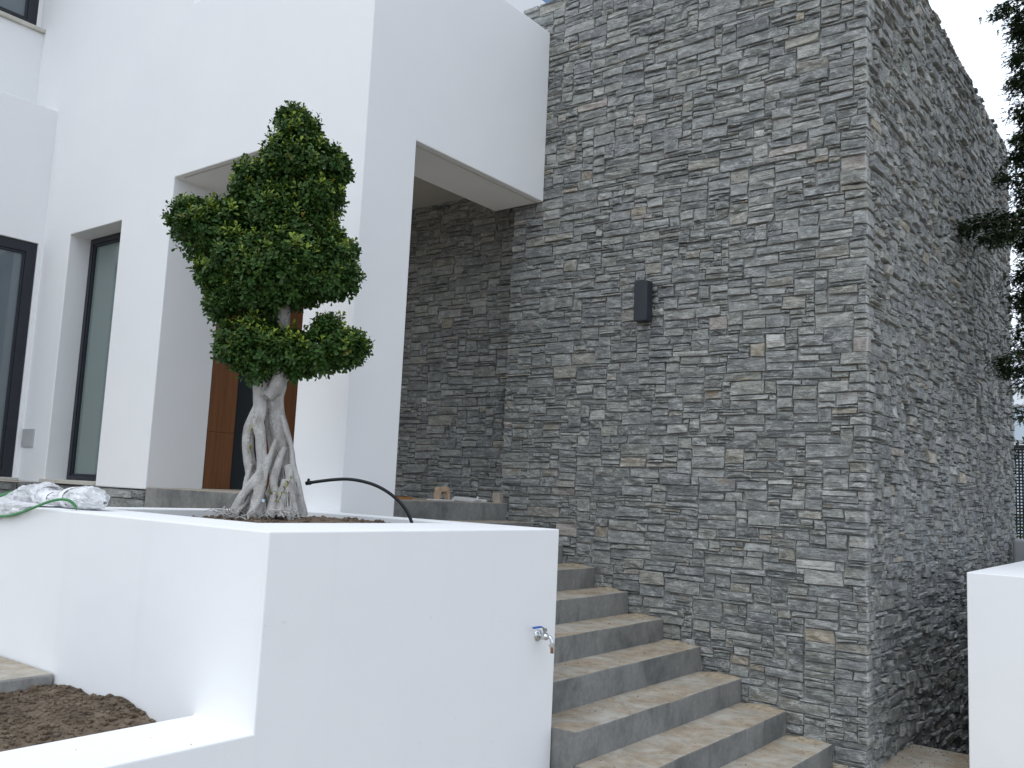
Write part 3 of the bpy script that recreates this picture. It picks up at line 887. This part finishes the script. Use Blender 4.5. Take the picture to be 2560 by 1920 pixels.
for ch in stems + branches:
    sp = spline(ch, 4)
    pts = [tp(a, b, d) for a, b, r, d in sp]
    pts = [p + Vector((noise.noise(p * 9), noise.noise(p * 9 + Vector((3, 0, 0))), 0)) * 0.006 for p in pts]
    vv, ff = tube_data(pts, [max(0.006, r * PM * 1.08) * (1 + 0.10 * noise.noise(p * 14)) for (a, b, r, d), p in zip(sp, pts)], 12, len(TV))
    TV += vv; TF += ff
rt = random.Random(21)
for k in range(24):                                               # fine aerial roots splaying to the ground
    side = rt.choice((-1, -1, 1, 1, 0))
    sx = 640 + rt.uniform(-14, 20) if side <= 0 else 735 + rt.uniform(-25, 10)
    sy = rt.uniform(1150, 1235)
    ex = sx + side * rt.uniform(10, 34) + rt.uniform(-10, 10) if side else rt.uniform(640, 720)
    ex = min(max(ex, 582), 764)
    dd = rt.uniform(-0.13, -0.05); d2 = dd + rt.uniform(-0.10, 0.04)
    r0 = rt.uniform(2.2, 5.0)
    sp = spline([(sx, sy, r0, dd + 0.03), (sx + (ex - sx) * 0.35 + rt.uniform(-5, 5), sy + (1294 - sy) * 0.4, r0, dd), (sx + (ex - sx) * 0.75, sy + (1294 - sy) * 0.75, r0 * 0.95, d2), (ex, 1300, r0 * 1.2, d2)], 4)
    vv, ff = tube_data([tp(a, b, d) for a, b, r, d in sp], [max(0.0048, r * PM) for a, b, r, d in sp], 8, len(TV))
    TV += vv; TF += ff
trunk = link_mesh('trunk', mesh_from('trunk', TV, TF), M['bark'], tree)
rm = trunk.modifiers.new('remesh', 'REMESH'); rm.mode = 'VOXEL'; rm.voxel_size = 0.0042; rm.use_smooth_shade = True
sm = trunk.modifiers.new('smooth', 'SMOOTH'); sm.iterations = 2; sm.factor = 0.5
# loose thin roots and dead twigs at the foot
RV, RF = [], []
for k in range(46):
    a = rt.uniform(0, 1); sx = 575 + a * 190; s = tp(sx, rt.uniform(1278, 1294), rt.uniform(-0.26, -0.12))
    e = s + Vector((rt.uniform(-0.13, 0.13), rt.uniform(-0.12, 0.05), rt.uniform(-0.02, 0.025)))
    mid = (s + e) / 2 + Vector((0, 0, rt.uniform(0.0, 0.03)))
    s.z = max(s.z, 1.475); e.z = max(e.z, 1.47)
    vv, ff = tube_data([s, mid, e], rt.uniform(0.0018, 0.004), 5, len(RV)); RV += vv; RF += ff
tag(link_mesh('loose_roots', mesh_from('loose_roots', RV, RF), M['bark'], tree), kind='stuff')

tiers = [
    ('top', [(744, 345, 56, 60), (738, 405, 86, 80), (800, 420, 68, 62), (700, 440, 58, 62), (790, 505, 72, 62), (845, 425, 30, 40), (744, 314, 42, 32)]),
    ('middle', [(470, 545, 42, 52), (520, 580, 80, 80), (580, 560, 70, 60), (600, 650, 96, 95), (640, 500, 52, 60), (690, 540, 95, 80), (760, 580, 92, 82), (720, 660, 130, 105),
                (820, 640, 62, 70), (842, 695, 62, 52), (780, 712, 92, 48), (640, 735, 108, 60), (560, 760, 48, 42), (560, 690, 70, 62), (700, 690, 140, 90), (625, 445, 22, 30)]),
    ('lower', [(620, 850, 78, 56), (610, 885, 66, 48), (700, 880, 90, 62), (640, 830, 44, 44), (790, 876, 80, 50), (855, 876, 54, 42), (870, 880, 42, 36), (660, 920, 56, 34), (818, 830, 30, 36), (770, 905, 80, 40)]),
]
rl = random.Random(77)
def crown(blobs, name, n_per_area, core=True):
    V, F, C = [], [], []
    B = []
    for (x, y, rx, rz) in blobs:
        rd = (rx * 0.5 + rz * 0.35 + 22) * PM
        rx, rz = max(14, rx - 11), max(13, rz - 14)
        B.append((tp(x, y), rx * PM, rz * PM, rd))
    for (c, a, b, d) in list(B):                                      # small shoots make the clipped outline uneven
        for _ in range(6):
            s = Vector((rl.gauss(0, 1), rl.gauss(0, 1), rl.gauss(0, 1))).normalized()
            r = rl.uniform(0.028, 0.055)
            B.append((c + RT * (s.x * a * 0.95) + HF * (s.y * d * 0.9) + Vector((0, 0, s.z * b * 0.95)), r, r * rl.uniform(0.8, 1.2), r))
    def inside(p, k=1.0):
        for (c, a, b, d) in B:
            q = p - c
            if (q.dot(RT) / a) ** 2 + (q.z / b) ** 2 + (q.dot(HF) / d) ** 2 < k: return True
        return False
    for (c, a, b, d) in B:
        area = 4 * math.pi * ((a * b + a * d + b * d) / 3)
        for _ in range(int(area * n_per_area)):
            while True:
                s = Vector((rl.gauss(0, 1), rl.gauss(0, 1), rl.gauss(0, 1))).normalized()
                if s.y < 0.55 or rl.random() < 0.35: break            # fewer on the far side
            shell = rl.choice((1.04, 0.97, 0.92, 0.84, 0.72, 0.6)) + rl.uniform(-0.06, 0.06)
            clump = noise.noise(Vector((s.x * 3 + c.x * 5, s.y * 3, s.z * 3 + c.z * 5)))
            shell += 0.22 * clump - 0.02 + 0.08 * noise.noise(s * 9 + c * 7)
            p = c + RT * (s.x * a * shell) + HF * (s.y * d * shell) + Vector((0, 0, s.z * b * shell))
            if inside(p, 0.30): continue
            outw = (RT * s.x / a + HF * s.y / d + Vector((0, 0, s.z / b))).normalized()
            axis = (outw * 0.9 + Vector((0, 0, 0.75)) + Vector((rl.uniform(-.5, .5), rl.uniform(-.5, .5), rl.uniform(-.4, .4)))).normalized()
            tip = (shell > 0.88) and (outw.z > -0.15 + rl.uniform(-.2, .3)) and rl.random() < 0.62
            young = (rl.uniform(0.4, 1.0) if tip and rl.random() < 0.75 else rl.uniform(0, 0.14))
            gold = rl.random() < 0.02
            nl = rl.randint(5, 8)
            a0 = rl.uniform(0, 6.28)
            side = axis.orthogonal().normalized(); oth = axis.cross(side)
            ln = rl.uniform(0.03, 0.055)
            for k in range(nl):
                ang = a0 + k * 2.4
                hgt = k / nl
                spread = 1.25 - 0.85 * hgt
                dirn = (side * math.cos(ang) + oth * math.sin(ang)) * spread + axis * (0.25 + 0.8 * hgt)
                L = rl.uniform(0.030, 0.050) * (1.0 - 0.38 * hgt)
                y_ = young * (0.25 + 0.75 * hgt)
                tone = rl.uniform(0.7, 1.25)
                col = (tone * 1.0, tone, tone)
                if gold and hgt > .4: col = (tone * 1.9, tone * 0.95, tone * 0.8)
                leaf_at(V, F, C, p + axis * (ln * hgt), dirn, axis, L, L * rl.uniform(0.5, 0.68), col, y_, 0.3, rl.uniform(0.05, 0.45))
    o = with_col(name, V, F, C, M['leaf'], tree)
    return o
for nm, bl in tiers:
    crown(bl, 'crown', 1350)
# yellowing suckers at the foot of the trunk
V, F, C = [], [], []
TWV, TWF = [], []
for (x0, y0, x1, y1, n) in [(640, 1110, 650, 1075, 4), (648, 1150, 645, 1120, 3), (695, 1255, 690, 1205, 9), (705, 1262, 745, 1200, 10), (700, 1285, 712, 1235, 10), (712, 1145, 708, 1128, 3)]:
    a, b = tp(x0, y0, -0.13), tp(x1, y1, -0.17)
    vv, ff = tube_data([a, (a + b) / 2 + Vector((0, 0, 0.006)), b], 0.0016, 5, len(TWV)); TWV += vv; TWF += ff
    for k in range(n):
        p = a.lerp(b, (k + 1) / n)
        brown = rl.random() < 0.4
        col = (1.2, 0.55, 0.5) if brown else (1.25, 1.1, 0.9)
        leaf_at(V, F, C, p, Vector((rl.uniform(-1, 1), rl.uniform(-1, 0.3), rl.uniform(-.2, 1))), Vector((0, 0, 1)), rl.uniform(0.018, 0.032), 0.014, col, rl.uniform(.5, .9))
sk = with_col('sucker_leaves', V, F, C, M['leaf'], tree)
link_mesh('sucker_stems', mesh_from('sucker_stems', TWV, TWF), M['twig'], tree)
# small pale plant tag tied to the trunk
pt = tp(686, 1250, -0.24)
bm = bmesh.new()
tv = [bm.verts.new(pt + RT * a + Vector((0, 0, 1)) * b) for a, b in ((-0.008, -0.004), (0.004, -0.011), (0.011, 0.002), (-0.002, 0.010))]
g = bm.faces.new(tv); r_ = bmesh.ops.extrude_face_region(bm, geom=[g])
for e in r_['geom']:
    if isinstance(e, bmesh.types.BMVert): e.co += HF * 0.0015
link_mesh('plant_tag', bm_mesh('plant_tag', bm), simple('tag_blue', (0.45, 0.60, 0.72), 0.5), tree)

# ------------------------------------------------------------------ conifer at the right edge
con = tag(empty('conifer_tree', (1.55, 3.3, -1.25)), 'dark conifer with drooping feathery branches at the right edge, before the tower', 'tree')
def cp(px, py, yy=3.0):
    return px_on(px, py, 1, yy)
tw = [(1.62, 3.35, -1.25), (1.58, 3.3, 1.5), (1.52, 3.28, 4.0), (1.50, 3.3, 6.6), (1.48, 3.3, 8.6)]
tube('trunk', [Vector(p) for p in spline(tw, 5)], [0.13 - 0.11 * k / 20 for k in range(21)], M['twig'], con, 10)
tips = [(2492, 32, 3.0), (2545, 75, 3.1), (2535, 150, 2.9), (2530, 215, 3.0), (2550, 290, 3.1), (2535, 345, 2.8), (2540, 400, 3.0), (2505, 445, 2.9), (2425, 560, 2.7),
        (2400, 575, 2.8), (2480, 545, 2.9), (2455, 600, 2.8), (2545, 610, 3.2), (2550, 690, 3.0), (2548, 760, 3.1), (2550, 830, 3.0), (2490, 905, 2.8), (2510, 930, 2.9),
        (2540, 960, 3.0), (2552, 1030, 3.0), (2560, 500, 3.3), (2565, 180, 3.3), (2570, 350, 3.3), (2575, 640, 3.2), (2575, 880, 3.2), (2570, 60, 3.2), (2500, 590, 2.7), (2590, 740, 3.3), (2590, 120, 3.3), (2560, 470, 2.9),
        (2600, 980, 3.2), (2640, 300, 2.6), (2660, 560, 2.5), (2700, 800, 2.6), (2720, 150, 2.6), (2760, 500, 3.9), (2780, 900, 3.6)]
for yy_ in range(50, 960, 38):
    if not 225 < yy_ < 262 and not 420 < yy_ < 440: tips.append((2549 + 14 * math.sin(yy_ * 0.7), yy_, 3.1 + 0.1 * math.sin(yy_)))
V, F, C = [], [], []
BV2, BF2 = [], []
rc = random.Random(9)
def spray(p, dirn, L, w):
    """flat feathery twig: axis with many short needles-like leaflets"""
    n = int(L / 0.011)
    d = dirn.normalized()
    s = d.cross(Vector((0, 0, 1))).normalized(); nn = s.cross(d)
    tone = rc.uniform(0.6, 1.3); yg = rc.uniform(0, 1) ** 2
    for k in range(n):
        t = k / n
        q = p + d * (L * t) + Vector((0, 0, -0.25 * L * t * t))
        for sg in (-1, 1):
            ln = w * (1 - 0.75 * t) * rc.uniform(0.6, 1.2)
            dr = (s * sg + d * 0.9 + nn * rc.uniform(-.6, .6)).normalized()
            e = q + dr * ln; o_ = nn.cross(dr) * 0.008
            v0 = len(V)
            for pp in (q - o_, q + o_, e + o_ * 0.5, e - o_ * 0.5):
                V.append(pp); C.append((tone, tone, tone, yg))
            F.append([v0, v0 + 1, v0 + 2, v0 + 3])
for (x, y, yy) in tips:
    e = cp(x, y, yy); b = Vector((1.52, 3.3, e.z - rc.uniform(-0.15, 0.25)))
    pts = [b, b.lerp(e, 0.5) + Vector((0, 0, 0.12)), e]
    sp = [Vector(q) for q in spline([tuple(p) for p in pts], 6)]
    vv, ff = tube_data(sp, [0.018 * (1 - 0.8 * k / (len(sp) - 1)) for k in range(len(sp))], 5, len(BV2)); BV2 += vv; BF2 += ff
    for k in range(320):
        t = 1 - rc.random() ** 1.4 * 0.6
        i = min(len(sp) - 2, int(t * (len(sp) - 1)))
        p = sp[i].lerp(sp[i + 1], rc.random())
        main = (sp[i + 1] - sp[i]).normalized()
        dd = (main * 0.7 + Vector((rc.uniform(-1, 1), rc.uniform(-1, 1), rc.uniform(-0.9, 0.6))))
        cl = 0.9 + 0.6 * noise.noise(p * 4)
        p = p + Vector((rc.gauss(0, .055), rc.gauss(0, .055), rc.gauss(-.01, .05))) * cl
        spray(p, dd, rc.uniform(0.035, 0.085), 0.020)
link_mesh('branches', mesh_from('branches', BV2, BF2, True), M['twig'], con)
with_col('crown', V, F, C, M['conifer'], con)

def bush(name, label, centre, rad, n, seed, L=0.07, mat='shrub', cat='shrub'):
    r2 = random.Random(seed); V, F, C = [], [], []
    for _ in range(n):
        s = Vector((r2.gauss(0, 1), r2.gauss(0, 1), r2.gauss(0, 1))).normalized() * (r2.random() ** 0.4)
        s *= 1 + 0.25 * noise.noise(s * 3 + Vector((seed, 0, 0)))
        p = Vector(centre) + Vector((s.x * rad[0], s.y * rad[1], s.z * rad[2]))
        t = r2.uniform(0.6, 1.3)
        leaf_at(V, F, C, p, Vector((r2.uniform(-1, 1), r2.uniform(-1, 1), r2.uniform(-.6, 1))), Vector((0, 0, 1)), L * r2.uniform(.7, 1.3), L * 0.5, (t, t, t), r2.random() * 0.8)
    root = tag(empty(name, (centre[0], centre[1], -1.25)), label, cat)
    with_col('leaves', V, F, C, M[mat], root)
    st_ = []
    V2, F2 = [], []
    for k in range(7):
        e = Vector(centre) + Vector((r2.uniform(-.6, .6) * rad[0], r2.uniform(-.6, .6) * rad[1], r2.uniform(-.1, .7) * rad[2]))
        b = Vector((centre[0] + r2.uniform(-.15, .15), centre[1] + r2.uniform(-.15, .15), -1.25))
        vv, ff = tube_data([b, b.lerp(e, .5) + Vector((.05, 0, 0)), e], [0.03, 0.02, 0.008], 5, len(V2)); V2 += vv; F2 += ff
    link_mesh('stems', mesh_from('stems', V2, F2), M['twig'], root)
bush('hedge_shrub', 'green shrub under the black lattice screen behind the grey wall', (0.55, 8.2, 0.95), (1.6, 0.5, 0.85), 5200, 3)
bush('garden_tree', 'bushy dark tree top showing above the lattice screen', (0.9, 11.5, 2.6), (1.9, 0.8, 0.62), 3600, 8, 0.10, 'conifer', 'tree')
bush('garden_tree', 'light green tree just visible beside the tower edge behind the conifer', (-0.05, 13.5, 5.35), (0.75, 0.6, 0.6), 1500, 12, 0.12, 'shrub', 'tree')

# ------------------------------------------------------------------ wall lamp
lamp = tag(empty('wall_lamp', (-1.70, -0.02, 3.10)), 'small anthracite box lamp fixed to the slate wall above the stairs', 'wall lamp')
solid('lamp_body', [(-1.758, -1.640, -0.135, -0.045, 3.095, 3.415)], M['anth'], lamp, carve=[(-1.750, -1.648, -0.127, -0.053, 3.09, 3.10), (-1.750, -1.648, -0.127, -0.053, 3.405, 3.42)], bev=0.003)
box('back_plate', (-1.735, -1.665, -0.046, 0.03, 3.15, 3.36), M['anth'], lamp, 0.003)
box('lens', (-1.749, -1.649, -0.126, -0.054, 3.101, 3.106), simple('frosted_lens', (0.6, 0.6, 0.58), 0.4), lamp, 0)

# ------------------------------------------------------------------ garden tap
tapO = Vector((-1.008, -2.31, 0.965))
tap = tag(empty('garden_tap', tapO), 'chrome garden tap with a blue lever handle on the white planter wall', 'tap')
def tpt(a, b, c): return tapO + Vector((a, b, c))       # a: out of the wall, b: along it (+ = away), c: up
def lathe(name, prof, mat, sides=24):
    pts = [tpt(a, 0, 0) for a, r in prof]
    V, F = [], []
    for a, r in prof:
        for s in range(sides):
            t = 2 * math.pi * s / sides; V.append(tpt(a, r * math.cos(t), r * math.sin(t)))
    for i in range(len(prof) - 1):
        for s in range(sides):
            s2 = (s + 1) % sides; F.append([i * sides + s, i * sides + s2, (i + 1) * sides + s2, (i + 1) * sides + s])
    F.append([(len(prof) - 1) * sides + s for s in range(sides)])
    return link_mesh(name, mesh_from(name, V, F, True), mat, tap)
lathe('flange', [(0.0, 0.031), (0.004, 0.031), (0.010, 0.026), (0.014, 0.014)], M['chrome'])
lathe('tap_body', [(0.012, 0.012), (0.020, 0.0125), (0.028, 0.0135), (0.034, 0.018), (0.046, 0.019), (0.058, 0.018), (0.062, 0.013), (0.068, 0.012)], M['chrome'])
sp = spline([(0.062, 0, 0.0), (0.076, 0, 0.001), (0.088, 0, -0.008), (0.093, 0, -0.022), (0.094, 0, -0.036)], 5)
tube('spout', [tpt(*p) for p in sp], 0.0095, M['chrome'], tap, 14)
tube('collar', [tpt(0.094, 0, -0.034), tpt(0.094, 0, -0.046)], 0.0155, M['chrome'], tap, 8, False)
tube('nozzle', [tpt(0.094, 0, -0.045), tpt(0.0945, 0, -0.054), tpt(0.095, 0, -0.0545), tpt(0.0955, 0, -0.062), tpt(0.096, 0, -0.0625), tpt(0.096, 0, -0.078)], [0.0085, 0.0100, 0.0082, 0.0100, 0.0082, 0.0095], M['copper'], tap, 12)
tube('valve_stem', [tpt(0.046, 0, 0.012), tpt(0.046, 0, 0.034)], 0.0085, M['steel'], tap, 8, False)
tube('nut', [tpt(0.046, 0, 0.028), tpt(0.046, 0, 0.038)], 0.012, M['steel'], tap, 6, False)
def strip(name, pts, w, t, mat):
    V, F = [], []
    for (a, b, c) in pts:
        for (x_, z_) in ((-w, -t), (w, -t), (w, t), (-w, t)): V.append(tpt(a + x_, b, c + z_))
    for i in range(len(pts) - 1):
        for s in range(4): F.append([i * 4 + s, i * 4 + (s + 1) % 4, i * 4 + 4 + (s + 1) % 4, i * 4 + 4 + s])
    F += [[3, 2, 1, 0], [len(pts) * 4 - 4 + k for k in range(4)]]
    o = link_mesh(name, mesh_from(name, V, F), mat, tap); bevel(o, 0.0012); return o
strip('lever', [(0.046, 0.008, 0.040), (0.046, -0.010, 0.040), (0.045, -0.022, 0.050), (0.045, -0.040, 0.052)], 0.007, 0.0014, M['steel'])
strip('lever_grip', [(0.045, -0.034, 0.0525), (0.045, -0.060, 0.053), (0.045, -0.100, 0.052)], 0.0085, 0.0038, M['blue'])

# ------------------------------------------------------------------ pipe, hose, wrapped bundle, debris
def bp(px, py, base):
    d = px_ray(px, py); t = (Vector(base) - CAM).dot(HF) / d.dot(HF); return CAM + d * t
pb = (-1.92, -2.50, 1.45)
pp = [bp(x_, y_, pb) for x_, y_ in ((773, 1207), (800, 1203), (835, 1199), (870, 1198), (905, 1203), (940, 1214), (972, 1232), (1000, 1256), (1018, 1280), (1030, 1308), (1036, 1335))]
pipe = tag(empty('irrigation_pipe', pb), 'black plastic pipe arching out of the planter soil and ending in mid air', 'pipe')
tube('pipe', [Vector(q) for q in spline([tuple(p) for p in pp], 5)], 0.0095, M['pipe'], pipe, 14)
tube('end_cap', [bp(764, 1209, pb), bp(772, 1207, pb), bp(778, 1206.5, pb)], [0.0105, 0.013, 0.0125], M['pipe'], pipe, 14)
tube('end_elbow', [bp(769, 1208, pb), bp(771, 1200, pb), bp(773, 1197, pb)], [0.007, 0.007, 0.008], M['pipe'], pipe, 10)

hb = (-2.75, -4.06, 1.516)
hp = [(-60, 1292), (0, 1290.5), (25, 1289), (55, 1281), (90, 1267), (115, 1257), (135, 1251), (155, 1248.5), (172, 1251), (184, 1260), (190, 1268), (191, 1272)]
hpts = [px_on(a, b, 1, -4.10 + 0.0 * k) for k, (a, b) in enumerate(hp)]
for k, p in enumerate(hpts):
    if k >= 6: p.y += 0.02 * (k - 6)
hpts = [px_on(a, b, 1, p.y) for (a, b), p in zip(hp, hpts)]
hose = tag(empty('garden_hose', hpts[0]), 'green garden hose looping over the white planter rim past the wrapped bundle', 'hose')
tube('hose_loop', [Vector(q) for q in spline([tuple(p) for p in hpts], 5)], 0.0068, M['hose'], hose, 12)
h2 = [px_on(a, b, 1, y) for a, b, y in ((-70, 1265, -4.0), (-20, 1246, -3.95), (10, 1236, -3.93), (35, 1229, -3.93), (62, 1226, -3.93), (90, 1232, -3.92))]
tube('hose_loop', [Vector(q) for q in spline([tuple(p) for p in h2], 5)], 0.0068, M['hose'], hose, 12)

# wrapped bundle lying on the planter rim
wrap_m = NT('crinkled_film')
co = wrap_m.coord()
wn = wrap_m.noise(wrap_m.coord((1, 1, 1.6)), 16, 5, 0.6, 1.2)
wrap_m.col(wrap_m.ramp(wn, [(0.3, (0.72, 0.73, 0.75)), (0.7, (0.88, 0.88, 0.89))])); wrap_m.rough(0.35)
trn = wrap_m.n('ShaderNodeBsdfTransparent'); mxs = wrap_m.n('ShaderNodeMixShader')
lw = wrap_m.ramp(wrap_m.noise(co, 7, 4, 0.6, 0.5), [(0.40, (0.05,) * 3), (0.68, (0.45,) * 3)])
wrap_m.l(lw, mxs.inputs[0]); wrap_m.l(wrap_m.b.outputs[0], mxs.inputs[1]); wrap_m.l(trn.outputs[0], mxs.inputs[2]); wrap_m.l(mxs.outputs[0], wrap_m.out.inputs[0])
wrap_m.nrm(wrap_m.bump(wn, 0.02, 1.0))
yb = -3.90
prof = [(-40, 1275, 16, 10), (0, 1262, 18, 12), (35, 1247, 22, 16), (62, 1236, 30, 22), (90, 1230, 34, 26), (118, 1230, 36, 26), (128, 1240, 26, 22), (140, 1244, 22, 18), (152, 1243, 25, 20), (172, 1240, 28, 22), (190, 1238, 29, 24),
        (202, 1238, 30, 26), (222, 1236, 33, 28), (240, 1240, 28, 22), (256, 1248, 16, 10), (263, 1250, 4, 3)]
cent = [px_on(a, b, 1, yb) for a, b, r, d in prof]
ppm = 1 / 415.0
bun = tag(empty('wrapped_bundle', px_on(130, 1268, 1, yb)), 'bundle wrapped in crinkled translucent film lying on the planter corner beside the green hose', 'bundle')
V, F = [], []
S = 40
spf = spline([(c.x, c.y, 1.518 + (c.z - 1.518) * 0.74) + (r * ppm * 0.76, d * ppm) for c, (a, b, r, d) in zip(cent, prof)], 5)
for i, q in enumerate(spf):
    c = Vector(q[:3])
    for s in range(S):
        t = 2 * math.pi * s / S
        crk = 1 + 0.20 * noise.noise(Vector((i * 0.35, math.cos(t) * 2.2, math.sin(t) * 2.2))) + 0.12 * noise.noise(Vector((i * 0.8, math.cos(t) * 5, math.sin(t) * 5 + 4)))
        p = c + Vector((0, math.cos(t) * max(.004, q[4]) * 1.3 * crk, math.sin(t) * max(.004, q[3]) * crk))
        if p.x > -3.25: p.z = max(p.z, 1.5185 + 0.001 * noise.noise(p * 40))
        V.append(p)
nR = len(spf)
for i in range(nR - 1):
    for s in range(S): F.append([i * S + s, i * S + (s + 1) % S, (i + 1) * S + (s + 1) % S, (i + 1) * S + s])
link_mesh('film', mesh_from('film', V, F), wrap_m.m, bun)
# what the film holds: a dark roll and a pale one
def roll(x0, x1, r, mat, yo=0.0):
    a, b = px_on(x0, 1246, 1, yb + yo), px_on(x1, 1246, 1, yb + yo)
    a.z = b.z = 1.523 + r
    n = 8
    pts = [a.lerp(b, k / n) for k in range(n + 1)]
    tube('contents', pts, [r * (0.8 + 0.2 * math.sin(k * 1.7)) for k in range(n + 1)], mat, bun, 14)
roll(205, 240, 0.045, M['darkbag']); roll(150, 190, 0.038, M['sill']); roll(55, 115, 0.042, M['vent'])
for x_ in (124, 147, 197):
    q = min(spf, key=lambda s_: abs(project(s_[:3])[0] - x_))
    pts = []
    for s in range(25):
        t = 2 * math.pi * s / 24
        p = Vector(q[:3]) + Vector((0.010 * math.sin(t * 2) + 0.02 * math.cos(t), math.cos(t) * (q[4] * 1.3 + 0.005), math.sin(t) * (q[3] + 0.005)))
        p.z = max(p.z, 1.520)
        pts.append(p)
    V, F = [], []
    for p in pts: V += [p - Vector((0.017, 0, 0)), p + Vector((0.017, 0, 0))]
    F = [[2 * i, 2 * i + 1, 2 * i + 3, 2 * i + 2] for i in range(24)]
    o = link_mesh('tie', mesh_from('tie', V, F), M['white'], bun)
    sl = o.modifiers.new('solid', 'SOLIDIFY'); sl.thickness = 0.0015
# loose end of the film hanging over the outer face of the planter
V, F = [], []
for a in range(25):
    for b in range(19):
        x_ = -3.55 + a / 24 * 0.62
        t = b / 18
        hang = 0.13 * (1 - a / 24) ** 0.8
        if t < 0.5: y_, z_ = -3.90 - t * 2 * 0.19, 1.522 + 0.03 * (1 - a / 24) * (1 - t * 2)
        else: y_, z_ = -4.092, 1.520 - (t - 0.5) * 2 * hang
        k = noise.noise(Vector((x_ * 14, t * 5, 0)))
        V.append((x_, y_ - 0.008 * max(-0.4, k), z_ + 0.010 * max(0, k)))
for a in range(24):
    for b in range(18):
        q = a * 19 + b; F.append([q, q + 19, q + 20, q + 1])
fl = link_mesh('film_flap', mesh_from('film_flap', V, F, True), wrap_m.m, bun)
fl.modifiers.new('solid', 'SOLIDIFY').thickness = 0.001

def slabpoly(name, pts, z0, th, mat, label, cat, rot=(0, 0, 0), loc=(0, 0, 0), group=None):
    bm = bmesh.new()
    vs1 = [bm.verts.new((x_, y_, 0)) for x_, y_ in pts]
    f_ = bm.faces.new(vs1); r1 = bmesh.ops.extrude_face_region(bm, geom=[f_])
    for e in r1['geom']:
        if isinstance(e, bmesh.types.BMVert): e.co.z += th
    bmesh.ops.recalc_face_normals(bm, faces=bm.faces)
    o = link_mesh(name, bm_mesh(name, bm), mat)
    o.location = (loc[0], loc[1], z0); o.rotation_euler = rot
    return tag(o, label, cat, group)
# plasterer's wooden float standing on its blade
fb = (-3.20, -0.68, 1.605)
flo = tag(empty('wooden_float', fb), 'worn wooden float with an arched handle lying on the porch floor', 'tool')
bm = bmesh.new()
arch = [(-0.075, 0.0), (-0.068, 0.085), (-0.055, 0.098), (0.055, 0.104), (0.070, 0.09), (0.082, 0.0), (0.052, 0.0), (0.042, 0.052), (0.022, 0.064), (-0.022, 0.062), (-0.034, 0.05), (-0.040, 0.0)]
pv = [bm.verts.new((fb[0] + 0.02, fb[1] + a_, fb[2] + 0.012 + b_)) for a_, b_ in arch]
f_ = bm.faces.new(pv); r1 = bmesh.ops.extrude_face_region(bm, geom=[f_])
for e in r1['geom']:
    if isinstance(e, bmesh.types.BMVert): e.co.x -= 0.045
bmesh.ops.recalc_face_normals(bm, faces=bm.faces)
bevel(link_mesh('handle', bm_mesh('handle', bm), M['board'], flo), 0.004)
box('blade', (fb[0] - 0.06, fb[0] + 0.05, fb[1] - 0.12, fb[1] + 0.10, fb[2], fb[2] + 0.012), M['shard'], flo, 0.002)
slabpoly('broken_board', [(-.17, -.05), (.02, -.07), (.19, .02), (.10, .07), (-.08, .05)], 1.618, 0.012, M['shard'], 'largest broken grey board piece leaning in the middle of the porch rubble', 'board', (0.22, 0.05, 1.35), (-3.17, -0.42, 0))
slabpoly('broken_board', [(-.12, -.04), (.05, -.06), (.13, .0), (.06, .06), (-.05, .03)], 1.606, 0.010, M['shard'], 'jagged pale board shard lying flat toward the slate corner', 'board', (0.06, -0.1, 1.75), (-3.19, -0.22, 0))
slabpoly('broken_board', [(-.03, -.03), (.04, -.02), (.02, .05)], 1.61, 0.010, M['shard'], 'small upright shard on top of the pale board pieces', 'board', (1.2, 0.2, 1.2), (-3.2, -0.25, 0))
slabpoly('wood_offcut', [(-.015, -.11), (.02, -.10), (.02, .10), (-.015, .11)], 1.605, 0.02, simple('orange_timber', (0.36, 0.17, 0.06), 0.7), 'short orange brown timber offcut left of the wooden float', 'offcut', (0, 0, 0.1), (-3.35, -0.98, 0))
slabpoly('loose_stone', [(-.035, -.03), (.03, -.035), (.04, .02), (.0, .04), (-.04, .02)], 1.604, 0.085, simple('pinkish_stone', (0.36, 0.30, 0.25), 0.9, 0, .2, 20, .003), 'small pinkish stone block standing at the slate corner of the porch edge', 'stone', (0.05, 0, 0.3), (-3.09, -0.075, 0))
